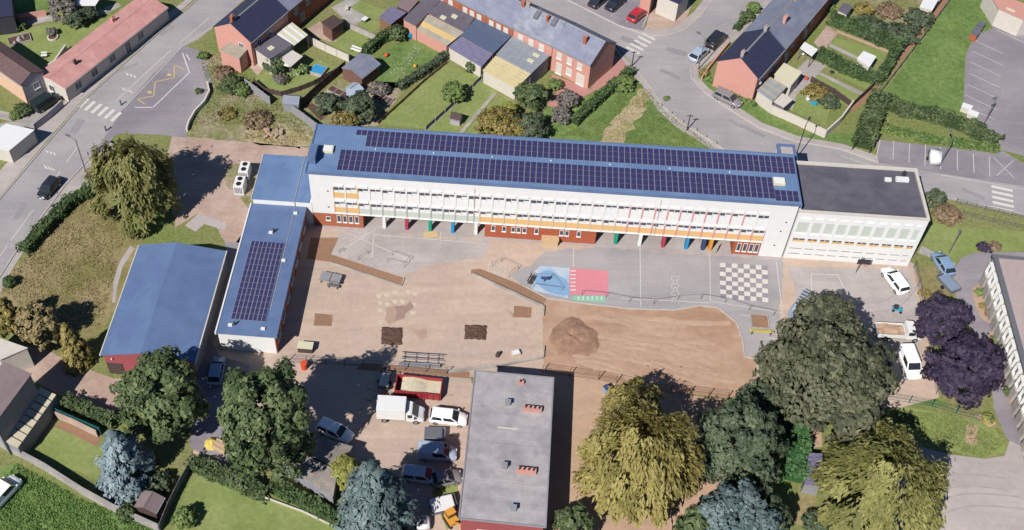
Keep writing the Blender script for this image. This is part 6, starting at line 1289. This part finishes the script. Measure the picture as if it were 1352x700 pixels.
for i_, (x, y, r_, h_, m_, lb) in enumerate((
    (599, 122, 1.9, 3.0, 'leaf_fresh', 'round green tree standing on the long lawn'), (700, 126, 2.4, 3.6, 'leaf_green', 'dark green tree beside the cream lean-to'), (660, 164, 3.3, 3.8, 'leaf_olive', 'wide olive tree behind the school roof'),
    (700, 168, 2.6, 3.6, 'leaf_dark', 'dark tree between the olive tree and the bare shrubs'), (525, 44, 1.5, 2.6, 'leaf_green', 'palm like green tree beside the blue water butt'), (733, 112, 1.2, 1.2, 'leaf_fresh', 'low green shrub on the red terrace'),
    (750, 131, 1.6, 2.2, 'leaf_grey', 'bare grey shrub on the red terrace'), (741, 152, 1.6, 2.0, 'leaf_grey', 'lower bare grey shrub behind the school'), (474, 142, 2.6, 4.2, 'leaf_dark', 'dark tree in the vegetable plot'),
    (432, 136, 2.0, 2.6, 'leaf_dark', 'dark bush left of the vegetable plot tree'), (456, 160, 2.2, 2.2, 'leaf_olive', 'olive bush just behind the school roof'), (500, 118, 1.6, 1.6, 'leaf_grey', 'grey green bush above the raised bed'),
    (363, 86, 1.7, 2.6, 'leaf_green', 'dark green tree in the pool garden'), (400, 92, 1.0, 1.6, 'leaf_fresh', 'shrub beside the pool'), (370, 104, 1.2, 1.2, 'leaf_grey', 'grey green shrub in the pool garden'), (622, 88, .9, 2.0, 'leaf_green', 'dark shrub at the purple lean-to'),
    (84, 12, 2.4, 4.2, 'leaf_grey', 'thin grey green tree in the top left garden'), (101, 24, 1.9, 2.6, 'leaf_dark', 'dark shrub in the top left garden'), (116, 18, 1.6, 2.2, 'leaf_dark', 'olive green shrub at the top left terrace'), (27, 34, 1.0, 1.3, 'leaf_green', 'round shrub at the rock garden'), (68, 42, .9, 1.1, 'leaf_grey', 'grey shrub in the stone ring'),
    (14, 78, .9, 1.0, 'leaf_green', 'dark shrub beside the brown tiled roof'), (30, 145, 1.3, 1.4, 'leaf_green', 'dark bush in front of the shade tinted house wall'), (20, 152, 1.0, .9, 'leaf_fresh', 'yellow green bush beside the front yard van'),
    (268, 74, .9, 1.0, 'leaf_fresh', 'small shrub at the top of the forecourt edge'), (306, 112, 2.0, 2.0, 'leaf_green', 'green bush on the scrub ground'), (318, 118, 1.4, 1.6, 'leaf_fresh', 'yellow green bush on the scrub ground'), (296, 96, 1.6, 1.2, 'leaf_tan', 'dry brown bush on the scrub ground'), (340, 158, 2.2, .9, 'leaf_tan', 'heap of dry brown brush on the scrub ground'), (300, 150, 1.4, .8, 'leaf_olive', 'low olive bush on the scrub ground'), (262, 120, .6, .7, 'leaf_green', 'tiny shrub on the forecourt edge'),
    (672, 148, 1.5, 2.6, 'leaf_yellow', 'yellow green bush right of the long lawn'), (824, 110, 1.6, 1.8, 'leaf_fresh', 'bright green bush at the end of the terrace hedge'),
    (1078, 122, 2.0, 1.2, 'leaf_olive', 'untidy olive shrubs in the walled corner garden'), (1095, 134, 1.6, 1.2, 'leaf_dark', 'dark green shrub in the walled corner garden'), (1150, 36, 3.0, 1.6, 'leaf_dark', 'dark green bramble patch in the upper gardens'), (1190, 44, 2.8, 1.6, 'leaf_dark', 'second dark bramble patch beside the footpath'), (1214, 24, 2.4, 1.8, 'leaf_dark', 'dark bush at the top of the footpath'), (1174, 14, 2.2, 1.2, 'leaf_tan', 'dry brown bush in the upper gardens'), (1140, 12, 1.6, 1.6, 'leaf_olive', 'olive bush beside the dark hut'), (1094, 10, 1.0, 1.2, 'leaf_fresh', 'green bush beside the blue grey roofs'),
    (986, 22, 1.3, 1.4, 'leaf_green', 'dark green bush in the front garden of the street'), (996, 10, 1.2, 1.4, 'leaf_fresh', 'green bush nearer the top edge of the street'), (930, 96, .8, .8, 'leaf_olive', 'small shrub in the corner house front garden'),
    (1235, 262, 1.5, 2.4, 'leaf_dark', 'dark grey green tree at the rear corner of the annex'), (1250, 284, 1.9, 1.8, 'leaf_tan', 'brownish round bush right of the annex'), (1300, 326, 1.0, .8, 'leaf_purple', 'purple shrub above the loop road'), (1313, 325, .9, .9, 'leaf_tan', 'brown shrub next to the purple one'),
    (1294, 386, .6, .8, 'leaf_fresh', 'green shrub at the top of the oval flower bed'), (1300, 382, .5, .6, 'leaf_dark', 'dark shrub in the oval flower bed'), (1308, 400, .5, .6, 'leaf_dark', 'middle dark shrub in the oval flower bed'), (1297, 404, .5, .5, 'leaf_olive', 'olive shrub in the oval flower bed'), (1307, 414, .7, .7, 'leaf_tan', 'round brown shrub in the oval flower bed'),
    (1319, 450, .9, .9, 'leaf_fresh', 'green shrub in the lower flower bed'), (1330, 488, .7, .8, 'leaf_olive', 'olive shrub in the lower flower bed'), (1334, 517, .8, 1.0, 'leaf_green', 'dark green shrub by the path below the lower bed'), (1305, 552, .8, .7, 'leaf_yellow', 'bright yellow bush at the tip of the grass verge'), (1338, 512, .5, .7, 'leaf_dark', 'small shrub against the office block'),
    (1155, 560, 1.2, 1.0, 'leaf_fresh', 'yellow green bush at the edge of the oak'), (1116, 580, 1.0, 1.0, 'leaf_tan', 'dry shrub between oak and yellow green willow'), (1222, 388, .8, .8, 'leaf_olive', 'small olive shrub left of the purple tree'), (880, 130, .5, .5, 'leaf_fresh', 'small weed tuft by the road bend'),
    (210, 640, 1.6, 1.6, 'leaf_dark', 'dark shrub in the shade of the blue spruce'), (1032, 560, 1.6, 2.4, 'leaf_dark', 'dark shaded shrub left of the bright hedge'), (1076, 690, 1.6, 1.6, 'leaf_dark', 'dark shrub at the bottom edge under the willow'))):
    shrub(lb, x, y, r_, h_, m_, 40 + i_, size=.15 if r_ < 1.5 else .2)
for nm_, lb, pts, w_, h_, m_, sd_ in (
    ('hedge', 'trimmed hedge between pavilion lawn and daisy lawn', [(483, 73), (505, 55), (520, 48)], 1.2, 1.6, 'leaf_hedge', 6), ('hedge', 'hedge with rounded bushes along the daisy lawn', [(528, 118), (556, 100), (590, 76)], 1.1, 1.2, 'leaf_dark', 7),
    ('hedge', 'long clipped hedge right of the end terrace house', [(758, 164), (790, 134), (832, 98)], 1.3, 1.3, 'leaf_hedge', 8), ('hedge', 'wide clipped hedge behind the upper lawn', [(1098, 30), (1140, 46), (1184, 66)], 2.2, 1.5, 'leaf_hedge', 9),
    ('hedge', 'hedge closing the end of the hedged lawn', [(1184, 66), (1172, 90), (1158, 110)], 1.5, 1.5, 'leaf_hedge', 10), ('hedge', 'wide clipped hedge between the two middle lawns', [(1082, 76), (1116, 94), (1156, 108)], 2.0, 1.4, 'leaf_hedge', 11),
    ('hedge', 'tall broad hedge standing by the parking strip', [(1138, 196), (1146, 168), (1158, 138)], 2.8, 2.2, 'leaf_green', 12), ('hedge', 'long hedge between meadow and parking strip', [(1166, 136), (1190, 148), (1240, 158), (1280, 172), (1310, 190)], 2.4, 1.2, 'leaf_green', 13),
    ('hedge', 'low bright hedge strip above the parking bays', [(1170, 172), (1220, 184), (1270, 192), (1314, 198)], 1.6, .6, 'leaf_fresh', 14), ('hedge', 'narrow hedge in front of the brick corner house', [(936, 106), (964, 124), (996, 140)], .8, .5, 'leaf_fresh', 15),
    ('hedge', 'front garden hedge along the side street', [(972, 40), (984, 26), (996, 10)], 1.0, .8, 'leaf_hedge', 16)):
    hedge(nm_, lb, pts, w_, h_, m_, sd_, cat='hedge')
tufts('rough_grass', 'dry grass growing on the rough lawn by the street', [[(126, 246), (168, 304), (156, 340), (144, 390), (132, 430), (70, 440), (0, 380), (50, 318), (96, 262)]], 'blade_dry', 9000, 1, (.06, .2))
tufts('scrub_grass', 'weeds growing on the scrub ground behind the forecourt', [[(262, 66), (290, 72), (416, 172), (410, 180), (330, 165), (250, 166), (276, 134)]], 'blade', 5000, 2, (.06, .2))
tufts('meadow_grass', 'long grass on the meadow behind the school', [[(846, 110), (880, 148), (950, 200), (820, 194), (850, 150)], [(800, 150), (826, 100), (850, 112), (790, 180), (740, 180)]], 'blade', 7000, 3, (.06, .18))
tufts('meadow_grass', 'tall lush weeds in the bottom left garden', [[(20, 612), (110, 660), (210, 700), (210, 740), (-30, 740), (0, 640)]], 'blade_lush', 9000, 4, (.1, .26), .5)
tufts('meadow_grass', 'grass on the meadow beside the right hand car park', [[(1164, 128), (1262, -10), (1312, 14), (1290, 44), (1274, 72), (1272, 160), (1210, 150)]], 'blade_lush', 6000, 5, (.05, .15), .4)
tufts('meadow_grass', 'grass on the verge above the pale car park', [[(1150, 540), (1260, 548), (1328, 584), (1300, 605), (1190, 574)]], 'blade', 4000, 6, (.06, .18), .4)
tufts('trampled_grass', 'thin dry grass on the trampled track behind the school', [[(852, 112), (862, 122), (840, 160), (822, 194), (784, 194), (800, 168), (830, 140)], [(330, 168), (345, 160), (400, 172), (412, 190), (380, 194), (320, 184)]], 'blade_dry', 2600, 8, (.06, .2), .2)
tufts('daisies', 'white daisies scattered over the lawn', [[(510, 100), (548, 60), (560, 62), (530, 104)]], 'petal', 230, 7, (.08, .15), 1)
